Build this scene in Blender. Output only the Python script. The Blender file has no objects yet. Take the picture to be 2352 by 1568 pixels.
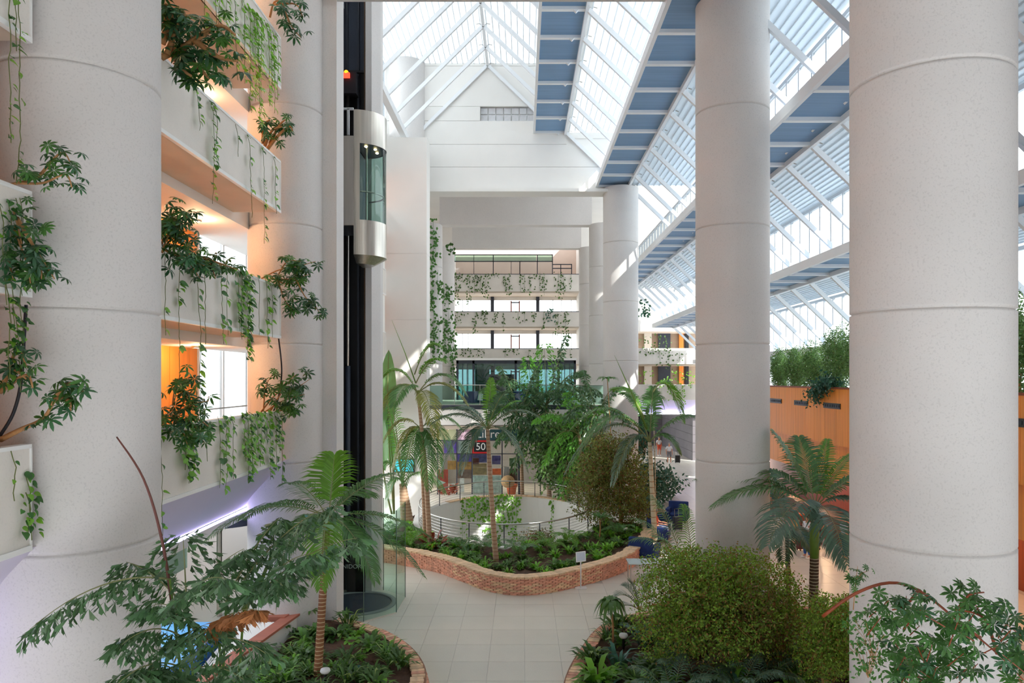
import bpy, math, random
from mathutils import Vector as V, Matrix
R = math.radians
random.seed(7)
rnd = random.Random(11)
U = rnd.uniform
scn = bpy.context.scene
COL = scn.collection

# ---------------------------------------------------------------- camera, world, sun, exposure
F = 1680.0; CX = 1200.0; CY = 868.0; H = 7.2
cam = bpy.data.objects.new('camera', bpy.data.cameras.new('camera'))
COL.objects.link(cam)
cam.location = (0, 0, H); cam.rotation_euler = (R(90), 0, 0)
cam.data.sensor_width = 36; cam.data.lens = 36 * F / 2352
cam.data.shift_x = -(CX - 1176) / 2352; cam.data.shift_y = (CY - 784) / 2352
cam.data.clip_start = 0.05; cam.data.clip_end = 400
scn.camera = cam
world = bpy.data.worlds.new('world'); scn.world = world
world.use_nodes = True
bg = world.node_tree.nodes['Background']
bg.inputs[0].default_value = (0.90, 0.95, 1.0, 1); bg.inputs[1].default_value = 2.2
sun = bpy.data.objects.new('sun', bpy.data.lights.new('sun', 'SUN')); COL.objects.link(sun)
sun.data.energy = 5.0; sun.data.color = (1.0, 0.96, 0.90); sun.data.angle = R(0.6)
sun.rotation_euler = V((-0.65, 0.65, -0.68)).to_track_quat('-Z', 'Y').to_euler()
scn.view_settings.view_transform = 'Standard'; scn.view_settings.look = 'None'
scn.view_settings.gamma = 1.0; scn.view_settings.use_curve_mapping = False
scn.view_settings.exposure = 0.85
cy = scn.cycles
cy.max_bounces = 7; cy.diffuse_bounces = 5; cy.glossy_bounces = 3; cy.transmission_bounces = 6; cy.transparent_max_bounces = 14
cy.caustics_reflective = False; cy.caustics_refractive = False

# ---------------------------------------------------------------- helpers
def P(px, py, y):
    "photo pixel at a depth y -> point in the building"
    return V(((px - CX) * y / F, y, H - (py - CY) * y / F))
def G(px, py, z=0.0):
    "photo pixel on the horizontal plane z -> point"
    y = (H - z) * F / (py - CY)
    return V(((px - CX) * y / F, y, z))
def lerp(a, b, t): return a + (b - a) * t

class MB:
    def __init__(s): s.v = []; s.f = []
    def poly(s, pts):
        n = len(s.v); s.v += [tuple(p) for p in pts]; s.f.append(tuple(range(n, n + len(pts))))
    def box(s, x0, x1, y0, y1, z0, z1):
        n = len(s.v)
        s.v += [(x0,y0,z0),(x1,y0,z0),(x1,y1,z0),(x0,y1,z0),(x0,y0,z1),(x1,y0,z1),(x1,y1,z1),(x0,y1,z1)]
        for q in ((0,3,2,1),(4,5,6,7),(0,1,5,4),(1,2,6,5),(2,3,7,6),(3,0,4,7)): s.f.append(tuple(n+i for i in q))
        return s
    def obox(s, c, ax, ay, az):
        "box from a centre and three half-axis vectors"
        n = len(s.v); c = V(c)
        for sz in (-1, 1):
            for sx, sy in ((-1,-1),(1,-1),(1,1),(-1,1)): s.v.append(tuple(c + ax*sx + ay*sy + az*sz))
        for q in ((0,3,2,1),(4,5,6,7),(0,1,5,4),(1,2,6,5),(2,3,7,6),(3,0,4,7)): s.f.append(tuple(n+i for i in q))
        return s
    def bar(s, a, b, w, d, up=V((0,0,1))):
        a = V(a); b = V(b); t = (b - a).normalized()
        sd = t.cross(up)
        if sd.length < 1e-4: sd = t.cross(V((0,1,0)))
        sd.normalize(); u = sd.cross(t)
        return s.obox((a+b)/2, sd*w/2, u*d/2, (b-a)/2)
    def tube(s, pts, rad, n=8, cap=True):
        pts = [V(p) for p in pts]
        if not isinstance(rad, (list, tuple)): rad = [rad]*len(pts)
        base = len(s.v); ref = None
        for i, p in enumerate(pts):
            t = (pts[min(i+1, len(pts)-1)] - pts[max(i-1, 0)])
            t = t.normalized() if t.length > 1e-7 else V((0,0,1))
            if ref is None:
                ref = t.cross(V((0,0,1)))
                if ref.length < 1e-3: ref = t.cross(V((0,1,0)))
            ref = (ref - t*ref.dot(t)).normalized(); o = t.cross(ref)
            for k in range(n):
                a = 2*math.pi*k/n
                s.v.append(tuple(p + (ref*math.cos(a) + o*math.sin(a))*rad[i]))
        for i in range(len(pts)-1):
            for k in range(n):
                a = base+i*n+k; b = base+i*n+(k+1)%n
                s.f.append((a, b, b+n, a+n))
        if cap:
            s.f.append(tuple(base+k for k in range(n))[::-1]); e = base+(len(pts)-1)*n
            s.f.append(tuple(e+k for k in range(n)))
        return s
    def lathe(s, cx, cy_, prof, n=48, a0=0, a1=2*math.pi):
        "profile of (radius, z)"
        base = len(s.v); full = abs(a1-a0) > 6.28; m = n if full else n+1
        for r, z in prof:
            for k in range(m):
                a = a0+(a1-a0)*k/n
                s.v.append((cx+r*math.cos(a), cy_+r*math.sin(a), z))
        for i in range(len(prof)-1):
            for k in range(n):
                k2 = (k+1) % m
                s.f.append((base+i*m+k, base+i*m+k2, base+(i+1)*m+k2, base+(i+1)*m+k))
        return s
    def ball(s, c, rx, ry, rz, n=12, m=8):
        base = len(s.v); c = V(c)
        for i in range(m+1):
            th = math.pi*i/m
            for k in range(n):
                a = 2*math.pi*k/n
                s.v.append((c.x+rx*math.sin(th)*math.cos(a), c.y+ry*math.sin(th)*math.sin(a), c.z+rz*math.cos(th)))
        for i in range(m):
            for k in range(n):
                k2 = (k+1) % n
                s.f.append((base+i*n+k, base+(i+1)*n+k, base+(i+1)*n+k2, base+i*n+k2))
        return s
    def prism(s, poly, z0, z1):
        n = len(poly); b = len(s.v)
        s.v += [(p[0], p[1], z0) for p in poly] + [(p[0], p[1], z1) for p in poly]
        s.f.append(tuple(range(b+n-1, b-1, -1))); s.f.append(tuple(range(b+n, b+2*n)))
        for i in range(n):
            j = (i+1) % n; s.f.append((b+i, b+j, b+n+j, b+n+i))
        return s
    def mesh(s, name, off=None):
        me = bpy.data.meshes.new(name)
        v = s.v if off is None else [(a-off[0], b-off[1], c-off[2]) for a, b, c in s.v]
        me.from_pydata(v, [], s.f); me.update()
        return me
    def build(s, name, m, parent=None, smooth=False, base=None, kind=None):
        "links ONE mesh object; with a parent the coordinates are taken as building coordinates"
        off = parent_world(parent) if parent is not None else (base if base is not None else None)
        me = s.mesh(name, off)
        if smooth: me.polygons.foreach_set('use_smooth', [True]*len(me.polygons))
        o = bpy.data.objects.new(name, me); COL.objects.link(o)
        if m is not None: me.materials.append(m)
        if parent is not None: o.parent = parent
        elif base is not None: o.location = base
        if kind: o['kind'] = kind
        return o

def parent_world(o):
    p = V((0,0,0))
    while o is not None: p = p + o.location; o = o.parent
    return p
def tag(o, label=None, cat=None, group=None, kind=None):
    if label: o['label'] = label
    if cat: o['category'] = cat
    if group: o['group'] = group
    if kind: o['kind'] = kind
    return o
def thing(name, label, cat, loc=(0,0,0), group=None, kind=None):
    o = bpy.data.objects.new(name, None); COL.objects.link(o); o.location = loc; o.empty_display_size = .2
    return tag(o, label, cat, group, kind)
def struct(name, loc=(0,0,0)):
    o = bpy.data.objects.new(name, None); COL.objects.link(o); o.location = loc; o['kind'] = 'structure'; return o
def inst(name, me, parent, mat4):
    "a part that shares mesh data; mat4 in building coordinates"
    o = bpy.data.objects.new(name, me); COL.objects.link(o)
    o.parent = parent
    o.matrix_basis = Matrix.Translation(-parent_world(parent)) @ mat4
    return o
def frame(p, d, up, sc=1.0):
    "matrix: local +Y along d, local +Z near up"
    y = V(d).normalized(); x = y.cross(V(up))
    if x.length < 1e-4: x = y.cross(V((1,0,0)))
    x.normalize(); z = x.cross(y)
    m = Matrix((x, y, z)).transposed().to_4x4()
    return Matrix.Translation(p) @ m @ Matrix.Scale(sc, 4)
def bez(a, b, c, t): return a*(1-t)**2 + b*2*t*(1-t) + c*t*t
def catmull(pts, n):
    pts = [V(p) for p in pts]; out = []
    for i in range(len(pts)-1):
        p0 = pts[max(i-1,0)]; p1 = pts[i]; p2 = pts[i+1]; p3 = pts[min(i+2, len(pts)-1)]
        for k in range(n):
            t = k/n
            out.append(0.5*((2*p1) + (p2-p0)*t + (2*p0-5*p1+4*p2-p3)*t*t + (-p0+3*p1-3*p2+p3)*t**3))
    out.append(pts[-1]); return out
def resample(pts, step):
    d = [0]
    for a, b in zip(pts, pts[1:]): d.append(d[-1]+(b-a).length)
    n = max(1, int(round(d[-1]/step))); out = []; j = 0
    for i in range(n+1):
        s = d[-1]*i/n
        while j < len(pts)-2 and d[j+1] < s: j += 1
        t = (s-d[j])/max(1e-9, d[j+1]-d[j]); out.append(pts[j].lerp(pts[j+1], min(1, t)))
    return out
def text_mesh(s, size, depth=.01):
    cu = bpy.data.curves.new('lettering', 'FONT'); cu.body = s; cu.size = size; cu.extrude = depth
    cu.align_x = 'CENTER'; cu.align_y = 'CENTER'
    o = bpy.data.objects.new('lettering', cu); COL.objects.link(o)
    bpy.context.view_layer.update()
    me = bpy.data.meshes.new_from_object(o.evaluated_get(bpy.context.evaluated_depsgraph_get()))
    bpy.data.objects.remove(o); bpy.data.curves.remove(cu)
    return me

# ---------------------------------------------------------------- materials
def lin(c): return tuple(((x/255)/12.92 if x/255 <= .04045 else ((x/255+.055)/1.055)**2.4) for x in c)
def mat(name, rgb, rough=.6, var=None, speck=None, bump=None, metal=0, spec=.5, island=0, objrand=0, trans=0, stretch=None, alt=None):
    """rgb in 0-255; var=(scale, amount) broad tone noise; speck=(scale, amount) fine dark grains; bump=(scale, strength)
    island/objrand = tone spread per loose piece / per object; trans = light through thin leaves or sheets"""
    m = bpy.data.materials.new(name); m.use_nodes = True
    nt = m.node_tree; N = nt.nodes; L = nt.links; b = N['Principled BSDF']
    c = lin(rgb); b.inputs['Roughness'].default_value = rough; b.inputs['Metallic'].default_value = metal
    b.inputs['Specular IOR Level'].default_value = spec
    b.inputs['Base Color'].default_value = (*c, 1)
    tc = N.new('ShaderNodeTexCoord'); vec = tc.outputs['Object']
    if stretch:
        mp = N.new('ShaderNodeMapping'); mp.inputs['Scale'].default_value = stretch; L.new(vec, mp.inputs[0]); vec = mp.outputs[0]
    fac = None
    def mul(a, bb):
        if a is None: return bb
        x = N.new('ShaderNodeMath'); x.operation = 'MULTIPLY'; L.new(a, x.inputs[0]); L.new(bb, x.inputs[1]); return x.outputs[0]
    def ramp(src, lo, hi, f0=0.3, f1=0.7):
        r = N.new('ShaderNodeMapRange'); r.inputs[1].default_value = f0; r.inputs[2].default_value = f1
        r.inputs[3].default_value = lo; r.inputs[4].default_value = hi; L.new(src, r.inputs[0]); return r.outputs[0]
    def noise(sc, det=3):
        n = N.new('ShaderNodeTexNoise'); n.inputs['Scale'].default_value = sc; n.inputs['Detail'].default_value = det
        L.new(vec, n.inputs['Vector']); return n.outputs[0]
    if var: fac = mul(fac, ramp(noise(var[0]), 1-var[1], 1+var[1]))
    if speck: fac = mul(fac, ramp(noise(speck[0], 1), 1-speck[1], 1.0, .30, .45))
    if island:
        g = N.new('ShaderNodeNewGeometry'); fac = mul(fac, ramp(g.outputs['Random Per Island'], 1-island, 1+island, 0, 1))
    if objrand:
        g = N.new('ShaderNodeObjectInfo'); fac = mul(fac, ramp(g.outputs['Random'], 1-objrand, 1+objrand, 0, 1))
    col = None
    if fac is not None:
        mx = N.new('ShaderNodeVectorMath'); mx.operation = 'SCALE'; mx.inputs[0].default_value = c
        L.new(fac, mx.inputs['Scale']); col = mx.outputs[0]; L.new(col, b.inputs['Base Color'])
    if alt:
        g = N.new('ShaderNodeNewGeometry'); w_ = N.new('ShaderNodeTexWhiteNoise'); w_.noise_dimensions = '1D'; L.new(g.outputs['Random Per Island'], w_.inputs['W'])
        lt_ = N.new('ShaderNodeMath'); lt_.operation = 'LESS_THAN'; lt_.inputs[1].default_value = alt[1]; L.new(w_.outputs[0], lt_.inputs[0])
        mx_ = N.new('ShaderNodeMix'); mx_.data_type = 'RGBA'; mx_.inputs[6].default_value = (*c, 1); mx_.inputs[7].default_value = (*lin(alt[0]), 1)
        if col is not None: L.new(col, mx_.inputs[6])
        L.new(lt_.outputs[0], mx_.inputs[0]); col = mx_.outputs[2]; L.new(col, b.inputs['Base Color'])
    if bump:
        bn = N.new('ShaderNodeBump'); bn.inputs['Strength'].default_value = bump[1]; bn.inputs['Distance'].default_value = .01
        L.new(noise(bump[0]), bn.inputs['Height']); L.new(bn.outputs[0], b.inputs['Normal'])
    if trans:
        t = N.new('ShaderNodeBsdfTranslucent')
        k = N.new('ShaderNodeVectorMath'); k.operation = 'MULTIPLY'; k.inputs[0].default_value = c
        if col is not None: L.new(col, k.inputs[0])
        k.inputs[1].default_value = (1.5, 1.6, .8) if rgb[1] > rgb[0]*1.1 else (1, 1, 1)
        L.new(k.outputs[0], t.inputs[0])
        ms = N.new('ShaderNodeMixShader'); ms.inputs[0].default_value = trans
        L.new(b.outputs[0], ms.inputs[1]); L.new(t.outputs[0], ms.inputs[2])
        L.new(ms.outputs[0], N['Material Output'].inputs[0])
    return m
def glass(name, tint=(246, 248, 248), refl=.08, rough=0.0):
    m = bpy.data.materials.new(name); m.use_nodes = True; nt = m.node_tree; N = nt.nodes; L = nt.links
    N.remove(N['Principled BSDF'])
    t = N.new('ShaderNodeBsdfTransparent'); t.inputs[0].default_value = (*lin(tint), 1)
    g = N.new('ShaderNodeBsdfGlossy'); g.inputs['Roughness'].default_value = rough
    lw = N.new('ShaderNodeLayerWeight'); lw.inputs[0].default_value = .12
    mr = N.new('ShaderNodeMapRange'); mr.inputs[3].default_value = refl*.5; mr.inputs[4].default_value = min(1, refl*6); L.new(lw.outputs['Fresnel'], mr.inputs[0])
    ms = N.new('ShaderNodeMixShader'); L.new(mr.outputs[0], ms.inputs[0]); L.new(t.outputs[0], ms.inputs[1]); L.new(g.outputs[0], ms.inputs[2])
    L.new(ms.outputs[0], N['Material Output'].inputs[0]); return m
def emit(name, rgb, s):
    m = bpy.data.materials.new(name); m.use_nodes = True; nt = m.node_tree; N = nt.nodes
    N.remove(N['Principled BSDF']); e = N.new('ShaderNodeEmission'); e.inputs[0].default_value = (*lin(rgb), 1); e.inputs[1].default_value = s
    nt.links.new(e.outputs[0], N['Material Output'].inputs[0]); return m

def banded(name, a, bcol, freq, duty=.25, rough=.7):
    "trunk with ring scars: two tones along the stem's own height"
    m = bpy.data.materials.new(name); m.use_nodes = True; nt = m.node_tree; N = nt.nodes; L = nt.links; b = N['Principled BSDF']
    b.inputs['Roughness'].default_value = rough
    tc = N.new('ShaderNodeTexCoord'); sx = N.new('ShaderNodeSeparateXYZ'); L.new(tc.outputs['Object'], sx.inputs[0])
    no = N.new('ShaderNodeTexNoise'); no.inputs['Scale'].default_value = 6; L.new(tc.outputs['Object'], no.inputs['Vector'])
    ad = N.new('ShaderNodeMath'); ad.operation = 'MULTIPLY_ADD'; ad.inputs[1].default_value = .05; L.new(no.outputs[0], ad.inputs[0]); L.new(sx.outputs[2], ad.inputs[2])
    mu = N.new('ShaderNodeMath'); mu.operation = 'MULTIPLY'; mu.inputs[1].default_value = freq; L.new(ad.outputs[0], mu.inputs[0])
    fr = N.new('ShaderNodeMath'); fr.operation = 'FRACT'; L.new(mu.outputs[0], fr.inputs[0])
    lt = N.new('ShaderNodeMath'); lt.operation = 'LESS_THAN'; lt.inputs[1].default_value = duty; L.new(fr.outputs[0], lt.inputs[0])
    mx = N.new('ShaderNodeMix'); mx.data_type = 'RGBA'; mx.inputs[6].default_value = (*lin(a), 1); mx.inputs[7].default_value = (*lin(bcol), 1)
    L.new(lt.outputs[0], mx.inputs[0]); L.new(mx.outputs[2], b.inputs['Base Color']); return m

M = {}
M['concrete'] = mat('concrete', (214, 210, 207), .75, var=(.45, .05), speck=(38, .10), bump=(60, .12))
M['plaster'] = mat('plaster', (236, 233, 228), .7, var=(.5, .03), bump=(40, .05))
M['render'] = mat('render', (228, 222, 214), .75, var=(1.2, .05), speck=(30, .04), bump=(45, .1))
M['soffit'] = mat('soffit', (206, 192, 176), .8, var=(.8, .06))
M['white_metal'] = mat('white_metal', (236, 238, 240), .45, var=(.7, .02))
M['frame_grey'] = mat('frame_grey', (196, 201, 206), .5)
M['deck'] = mat('deck', (238, 241, 243), .55, var=(.6, .02), trans=.46)  # translucency added so daylight through the roof brightens the hall
M['deck_low'] = mat('deck_low', (226, 233, 238), .55, var=(.6, .02), trans=.17)  # same decking, less light let through so the lower steps look duller
M['blue_panel'] = mat('blue_panel', (122, 156, 190), .6, var=(1.5, .08), stretch=(.3, 8, 1), bump=(20, .1))
M['wood'] = mat('orange_wood', (248, 152, 58), .45, var=(2.0, .10), stretch=(3.2, 3.2, .12), objrand=.05)
M['bar_wood'] = mat('bar_wood', (140, 62, 26), .45, var=(2.5, .2), stretch=(3, 3, .2))
M['tile'] = mat('terrazzo', (222, 216, 202), .32, var=(.8, .03), speck=(55, .12), objrand=.025)
M['joint'] = mat('tile_joint', (196, 191, 181), .6)
M['brick_a'] = mat('brick_red', (224, 164, 138), .85, var=(7, .18), speck=(40, .15), bump=(30, .5), objrand=.16, island=.1)
M['brick_b'] = mat('brick_sand', (234, 198, 160), .85, var=(7, .15), speck=(40, .15), bump=(30, .5), objrand=.12, island=.1)
M['mortar'] = mat('mortar', (160, 120, 98), .9, var=(9, .15))
M['soil'] = mat('soil', (84, 58, 42), .95, var=(3, .35), speck=(18, .4), bump=(12, .9))
M['terracotta'] = mat('terracotta', (176, 104, 84), .6, var=(2, .12))
M['steel'] = mat('brushed_steel', (206, 200, 190), .28, metal=1, var=(3, .12), stretch=(6, 6, .1))
M['rail'] = mat('rail_steel', (196, 194, 190), .3, metal=1)
M['dark_metal'] = mat('dark_metal', (52, 58, 70), .5, var=(2, .1))
M['black'] = mat('black_shaft', (20, 22, 27), .35, var=(1.2, .3))
M['slate'] = mat('slate_panel', (58, 66, 82), .5, var=(1.5, .1), speck=(30, .15))
M['glass'] = glass('clear_glass')
M['glass_g'] = glass('green_glass', (205, 228, 220), .12)
M['glass_e'] = glass('enclosure_glass', (238, 247, 243), .04)
M['glass_d'] = glass('dark_glass', (150, 178, 178), .16)
M['navy'] = mat('navy_fabric', (24, 52, 112), .8, var=(6, .15))
M['blue_vinyl'] = mat('blue_vinyl', (44, 118, 214), .25, var=(1.5, .2))
M['sky_vinyl'] = mat('sky_blue_top', (96, 172, 232), .4, var=(1.5, .08))
M['white'] = mat('white_paint', (238, 238, 236), .5)
M['led'] = emit('led_strip', (198, 190, 255), 14.0)
M['lavender'] = mat('led_tinted_soffit', (214, 208, 228), .6, var=(.5, .03))  # lavender glow of the LED strips put into the soffit colour
M['screen'] = emit('screen_glow', (70, 190, 206), 1.0)
M['shop_fill'] = emit('shop_fill_light', (255, 240, 218), 7)
M['downlight'] = emit('downlight', (255, 214, 160), 12)
M['red_light'] = emit('red_light', (255, 60, 40), 2.0)
M['amber_light'] = emit('amber_light', (255, 150, 30), 2.0)
M['cable'] = mat('black_cable', (26, 26, 34), .6)
M['skin'] = mat('skin', (206, 142, 112), .6)
M['grey_hair'] = mat('grey_hair', (150, 142, 134), .8)
M['dark_hair'] = mat('dark_hair', (58, 42, 32), .8)
# foliage
M['pothos'] = mat('pothos_leaf', (116, 168, 56), .4, objrand=.3, var=(14, .12), trans=.35)
M['pothos_dark'] = mat('pothos_leaf_dark', (62, 112, 50), .4, objrand=.3, var=(14, .12), trans=.3)
M['vine_far'] = mat('vine_leaf_far', (70, 104, 46), .5, island=.4, trans=.25)
M['vine_stem'] = mat('vine_stem', (104, 112, 62), .8)
M['schef'] = mat('umbrella_leaf', (68, 114, 52), .32, objrand=.4, trans=.25)
M['schef_dark'] = mat('umbrella_leaf_dark', (54, 98, 64), .32, objrand=.4, trans=.2)
M['bark'] = mat('pale_bark', (176, 130, 84), .85, var=(8, .2), bump=(20, .4))
M['palm_a'] = mat('palm_leaf', (88, 130, 76), .36, island=.3, trans=.28)
M['palm_b'] = mat('palm_leaf_bright', (100, 148, 50), .4, island=.25, trans=.3)
M['palm_c'] = mat('palm_leaf_yellow', (150, 152, 76), .45, island=.25, trans=.35)
M['palm_d'] = mat('palm_leaf_dusky', (84, 112, 92), .34, island=.28, trans=.2)
M['fish'] = mat('fishtail_leaf', (78, 114, 76), .3, island=.42, trans=.22, alt=((118, 146, 116), .18))
M['fish_b'] = mat('fishtail_leaf_bright', (110, 168, 76), .4, island=.25, trans=.4)
M['rachis'] = mat('frond_stalk', (136, 140, 90), .6)
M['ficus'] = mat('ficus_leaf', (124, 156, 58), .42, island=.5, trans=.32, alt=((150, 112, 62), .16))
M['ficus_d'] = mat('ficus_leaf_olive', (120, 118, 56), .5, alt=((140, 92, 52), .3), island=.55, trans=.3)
M['ficus_m'] = mat('ficus_leaf_mid', (128, 138, 66), .45, island=.5, trans=.32, alt=((140, 96, 56), .18))
M['ficus_l'] = mat('ficus_leaf_light', (108, 142, 86), .4, island=.45, trans=.24)
M['ground'] = mat('ground_leaf', (88, 126, 62), .38, island=.4, alt=((150, 172, 96), .15), objrand=.3, trans=.28)
M['ground_l'] = mat('ground_leaf_light', (120, 172, 64), .42, island=.3, objrand=.2, trans=.35)
M['dry'] = mat('dry_leaf', (172, 112, 66), .8, island=.3, trans=.2)
M['blue_leaf'] = mat('bluegreen_leaf', (62, 106, 92), .42, island=.4, trans=.2)
M['banana'] = mat('banana_leaf', (124, 166, 122), .35, var=(2, .1), trans=.25)
M['croton'] = mat('croton_leaf', (176, 84, 56), .5, island=.4, trans=.25)
M['trunk_ring'] = banded('ringed_trunk', (150, 100, 66), (214, 190, 150), 11, .22)
M['trunk_dark'] = banded('dark_ringed_trunk', (84, 62, 46), (190, 176, 150), 12, .3)
M['trunk_grey'] = banded('grey_trunk', (186, 156, 128), (160, 120, 92), 7, .25)
M['trunk_pale'] = banded('pale_trunk', (206, 192, 164), (160, 120, 80), 4, .12)
M['crownshaft'] = mat('crownshaft', (112, 144, 58), .5, var=(3, .15))

# ================================================================ THE SETTING
PIT = V((-.75, 36.2, 0)); PA, PB = 4.3, 6.3
def ell(a, k=0.0): return V((PIT.x+(PA+k)*math.cos(a), PIT.y+(PB+k)*math.sin(a), 0))
wall_path = resample(catmull([(-7.0,29.3,0),(-5.63,28.66,0),(-3.5,27.37,0),(-2.16,25.9,0),(-1.33,24.84,0),(-.29,24.24,0),(.73,24.4,0),
                              (1.95,25.25,0),(3.14,26.35,0),(4.12,27.7,0),(5.0,29.6,0),(5.6,31.6,0),(5.9,33.6,0)], 12), .25)
curb_a = resample(catmull([(-6.2,20.6,0),(-5.2,20.75,0),(-3.92,19.97,0),(-3.05,18.98,0),(-2.44,17.8,0),(-2.14,16.6,0),(-2.2,15.0,0),(-2.5,13.0,0),(-2.6,10.5,0),(-2.6,7.5,0)], 12), .16)
curb_b = resample(catmull([(9.3,21.6,0),(6.5,22.0,0),(4.2,21.6,0),(2.6,20.7,0),(1.94,19.8,0),(1.42,18.4,0),(1.01,17.0,0),(.85,15.8,0),(.95,13.5,0)], 12), .16)
def inside(poly, x, y):
    c = False; n = len(poly)
    for i in range(n):
        a, b = poly[i], poly[i-1]
        if (a[1] > y) != (b[1] > y) and x < (b[0]-a[0])*(y-a[1])/(b[1]-a[1])+a[0]: c = not c
    return c

# --- floor with the round opening, paved with slabs
fl = struct('floor')
mb = MB(); n = 72
X0, X1, Y0, Y1 = -16, 22, 2, 92
for k in range(n):
    q = []
    for kk in (k, k+1):
        a = 2*math.pi*kk/n; d = V((math.cos(a), math.sin(a), 0))
        t = min([((X1 if d.x > 0 else X0)-PIT.x)/d.x if abs(d.x) > 1e-6 else 1e9, ((Y1 if d.y > 0 else Y0)-PIT.y)/d.y if abs(d.y) > 1e-6 else 1e9])
        o_ = PIT+d*t; q.append((ell(a, .1), V((o_.x, o_.y, 0))))
    z = -.012
    mb.poly([(q[0][0].x,q[0][0].y,z),(q[0][1].x,q[0][1].y,z),(q[1][1].x,q[1][1].y,z),(q[1][0].x,q[1][0].y,z)])
for cx_, cy_ in ((X0,Y0),(X1,Y0),(X0,Y1),(X1,Y1)): pass
mb.box(X0, X1, Y0, Y1, -.30, -.29) if False else None
mb.build('screed', M['joint'], fl)
# unseen end wall of the hall, added to cut light from behind the viewer
mb = MB(); mb.box(-16, 17, -4.4, -4, 0, 25); mb.build('wall_front', M['plaster'], kind='structure')
mb = MB(); mb.box(-9.4, -9.2, -4, 2, 0, 24.3); mb.build('wall_left', M['plaster'], kind='structure')  # unseen, added to close off side light on the near columns
mb = MB(); mb.box(-9.4, -7.5, -4, 22, 24.2, 24.4); mb.build('ceiling', M['plaster'], kind='structure')
mb = MB(); mb.box(-9.4, -9.2, 2, 22, 17.8, 24.3); mb.build('wall_left', M['plaster'], kind='structure')
TW, TL = .92, 1.18
mb = MB(); mb.box(-TW/2+.004, TW/2-.004, -TL/2+.004, TL/2-.004, -.014, 0); tile_me = mb.mesh('tile'); tile_me.materials.append(M['tile'])
for i in range(24):
    for j in range(15):
        x = -5.0+i*TW; y = 16.8+j*TL
        if y > 24 and -6 < x < 6 and y > min((p.y for p in wall_path if abs(p.x-x) < .4), default=99)+.8: continue
        if x > 2.2 and y < 19.5 or x < -4.0 and y < 18.5: continue
        inst('tile', tile_me, fl, Matrix.Translation((x, y, 0)))
# paving farther off, joined: the joints are too fine to pick apart there
mb = MB()
for i in range(-9, 24):
    for j in range(15, 58):
        x = -5.0+i*TW; y = 16.8+j*TL
        if ((x-PIT.x)/(PA+1.2))**2+((y-PIT.y)/(PB+1.2))**2 < 1: continue
        if -5.2 < x < 6 and y < 36: continue
        mb.box(x-TW/2+.004, x+TW/2-.004, y-TL/2+.004, y+TL/2-.004, -.013, -.001)
mb.build('far_tiles', M['tile'], fl, kind='stuff')

# --- pit: curb, drum wall, bottom
pit = thing('round_lightwell', 'white oval light well with curved inner wall below the steel railing', 'light well', (PIT.x, PIT.y, 0))
mb = MB(); n = 80
for k in range(n):
    a, b = 2*math.pi*k/n, 2*math.pi*(k+1)/n
    i0, i1, o0, o1 = ell(a), ell(b), ell(a, .28), ell(b, .28)
    zt = lambda p: (p.x, p.y, .34)
    zb = lambda p: (p.x, p.y, -5.0)
    zf = lambda p: (p.x, p.y, -.02)
    mb.poly([zt(i0), zt(o0), zt(o1), zt(i1)]); mb.poly([zb(i0), zt(i0), zt(i1), zb(i1)]); mb.poly([zf(o1), zt(o1), zt(o0), zf(o0)])
mb.build('drum_wall', M['plaster'], pit, smooth=False)
mb = MB(); mb.poly([(ell(2*math.pi*k/n).x, ell(2*math.pi*k/n).y, -5) for k in range(n)]); mb.build('pit_floor', M['tile'], pit)
for k in range(10, 31):
    a, b = 2*math.pi*k/n, 2*math.pi*(k+.94)/n
    p = [ell(a, -.05), ell(a, .36), ell(b, .36), ell(b, -.05)]
    mb = MB(); mb.prism([(q.x, q.y) for q in p][::-1], .34, .385); mb.build('coping_slab', M['brick_b'], pit)
rl = thing('pit_railing', 'round steel cable railing circling the oval light well', 'railing', (PIT.x, PIT.y, .34))
mb = MB(); mb.tube([ell(2*math.pi*k/n, -.02)+V((0,0,1.22)) for k in range(n+1)], .034, 8, False); mb.build('handrail', M['rail'], rl, True)
for q in range(6):
    mb = MB(); mb.tube([ell(2*math.pi*k/n, -.02)+V((0,0,.46+q*.125)) for k in range(n+1)], .008, 5, False); mb.build('cable', M['rail'], rl)
for k in range(18):
    e = ell(2*math.pi*(k+.5)/18, -.02); mb = MB(); mb.box(e.x-.02, e.x+.02, e.y-.008, e.y+.008, .34, 1.22); mb.build('post', M['dark_metal'], rl)

# --- columns: stacked drums with recessed joints
RING = [7.2-.7125*3.2+3.2*k for k in range(-2, 5)]
def column(x, y, r, ztop, label, z0=0.0, cap=False):
    t = thing('column', label, 'column', (x, y, z0), 'round concrete atrium columns')
    zs = [z0]+[z for z in RING if z0+.5 < z < ztop-.5]+[ztop]
    for a, b in zip(zs, zs[1:]):
        mb = MB(); g = .012
        mb.lathe(x, y, [(r-.03, a), (r-.022, a+g), (r, a+g*2), (r, a+.05), (r, b-.05), (r, b-g*2), (r-.022, b-g), (r-.03, b)], 96)
        o = mb.build('drum', M['concrete'], t, True)
    mb = MB(); mb.lathe(x, y, [(r-.035, z0), (r-.035, ztop)], 64); mb.build('core', M['render'], t, True)
    return t
XL, XR = -6.4, 5.8
column(-6.3, 10.4, 1.044, 20, 'massive round concrete column nearest the camera beside the left balconies')
column(5.79, 10.4, 1.044, 17.6, 'massive round concrete column nearest the camera on the right')
column(-6.59, 20.4, 1.017, 24, 'round concrete column with vines and balcony ends next to the glass lift')
column(5.85, 20.4, 1.0, 17.6, 'round concrete column standing behind the leafy bush, right of the centre')
column(5.37, 40, .956, 17.55, 'round white column under the far end of the gutter beam, behind the palms')
column(-6.3, 40, .956, 24.4, 'round white column behind the tall flat pier')
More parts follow.
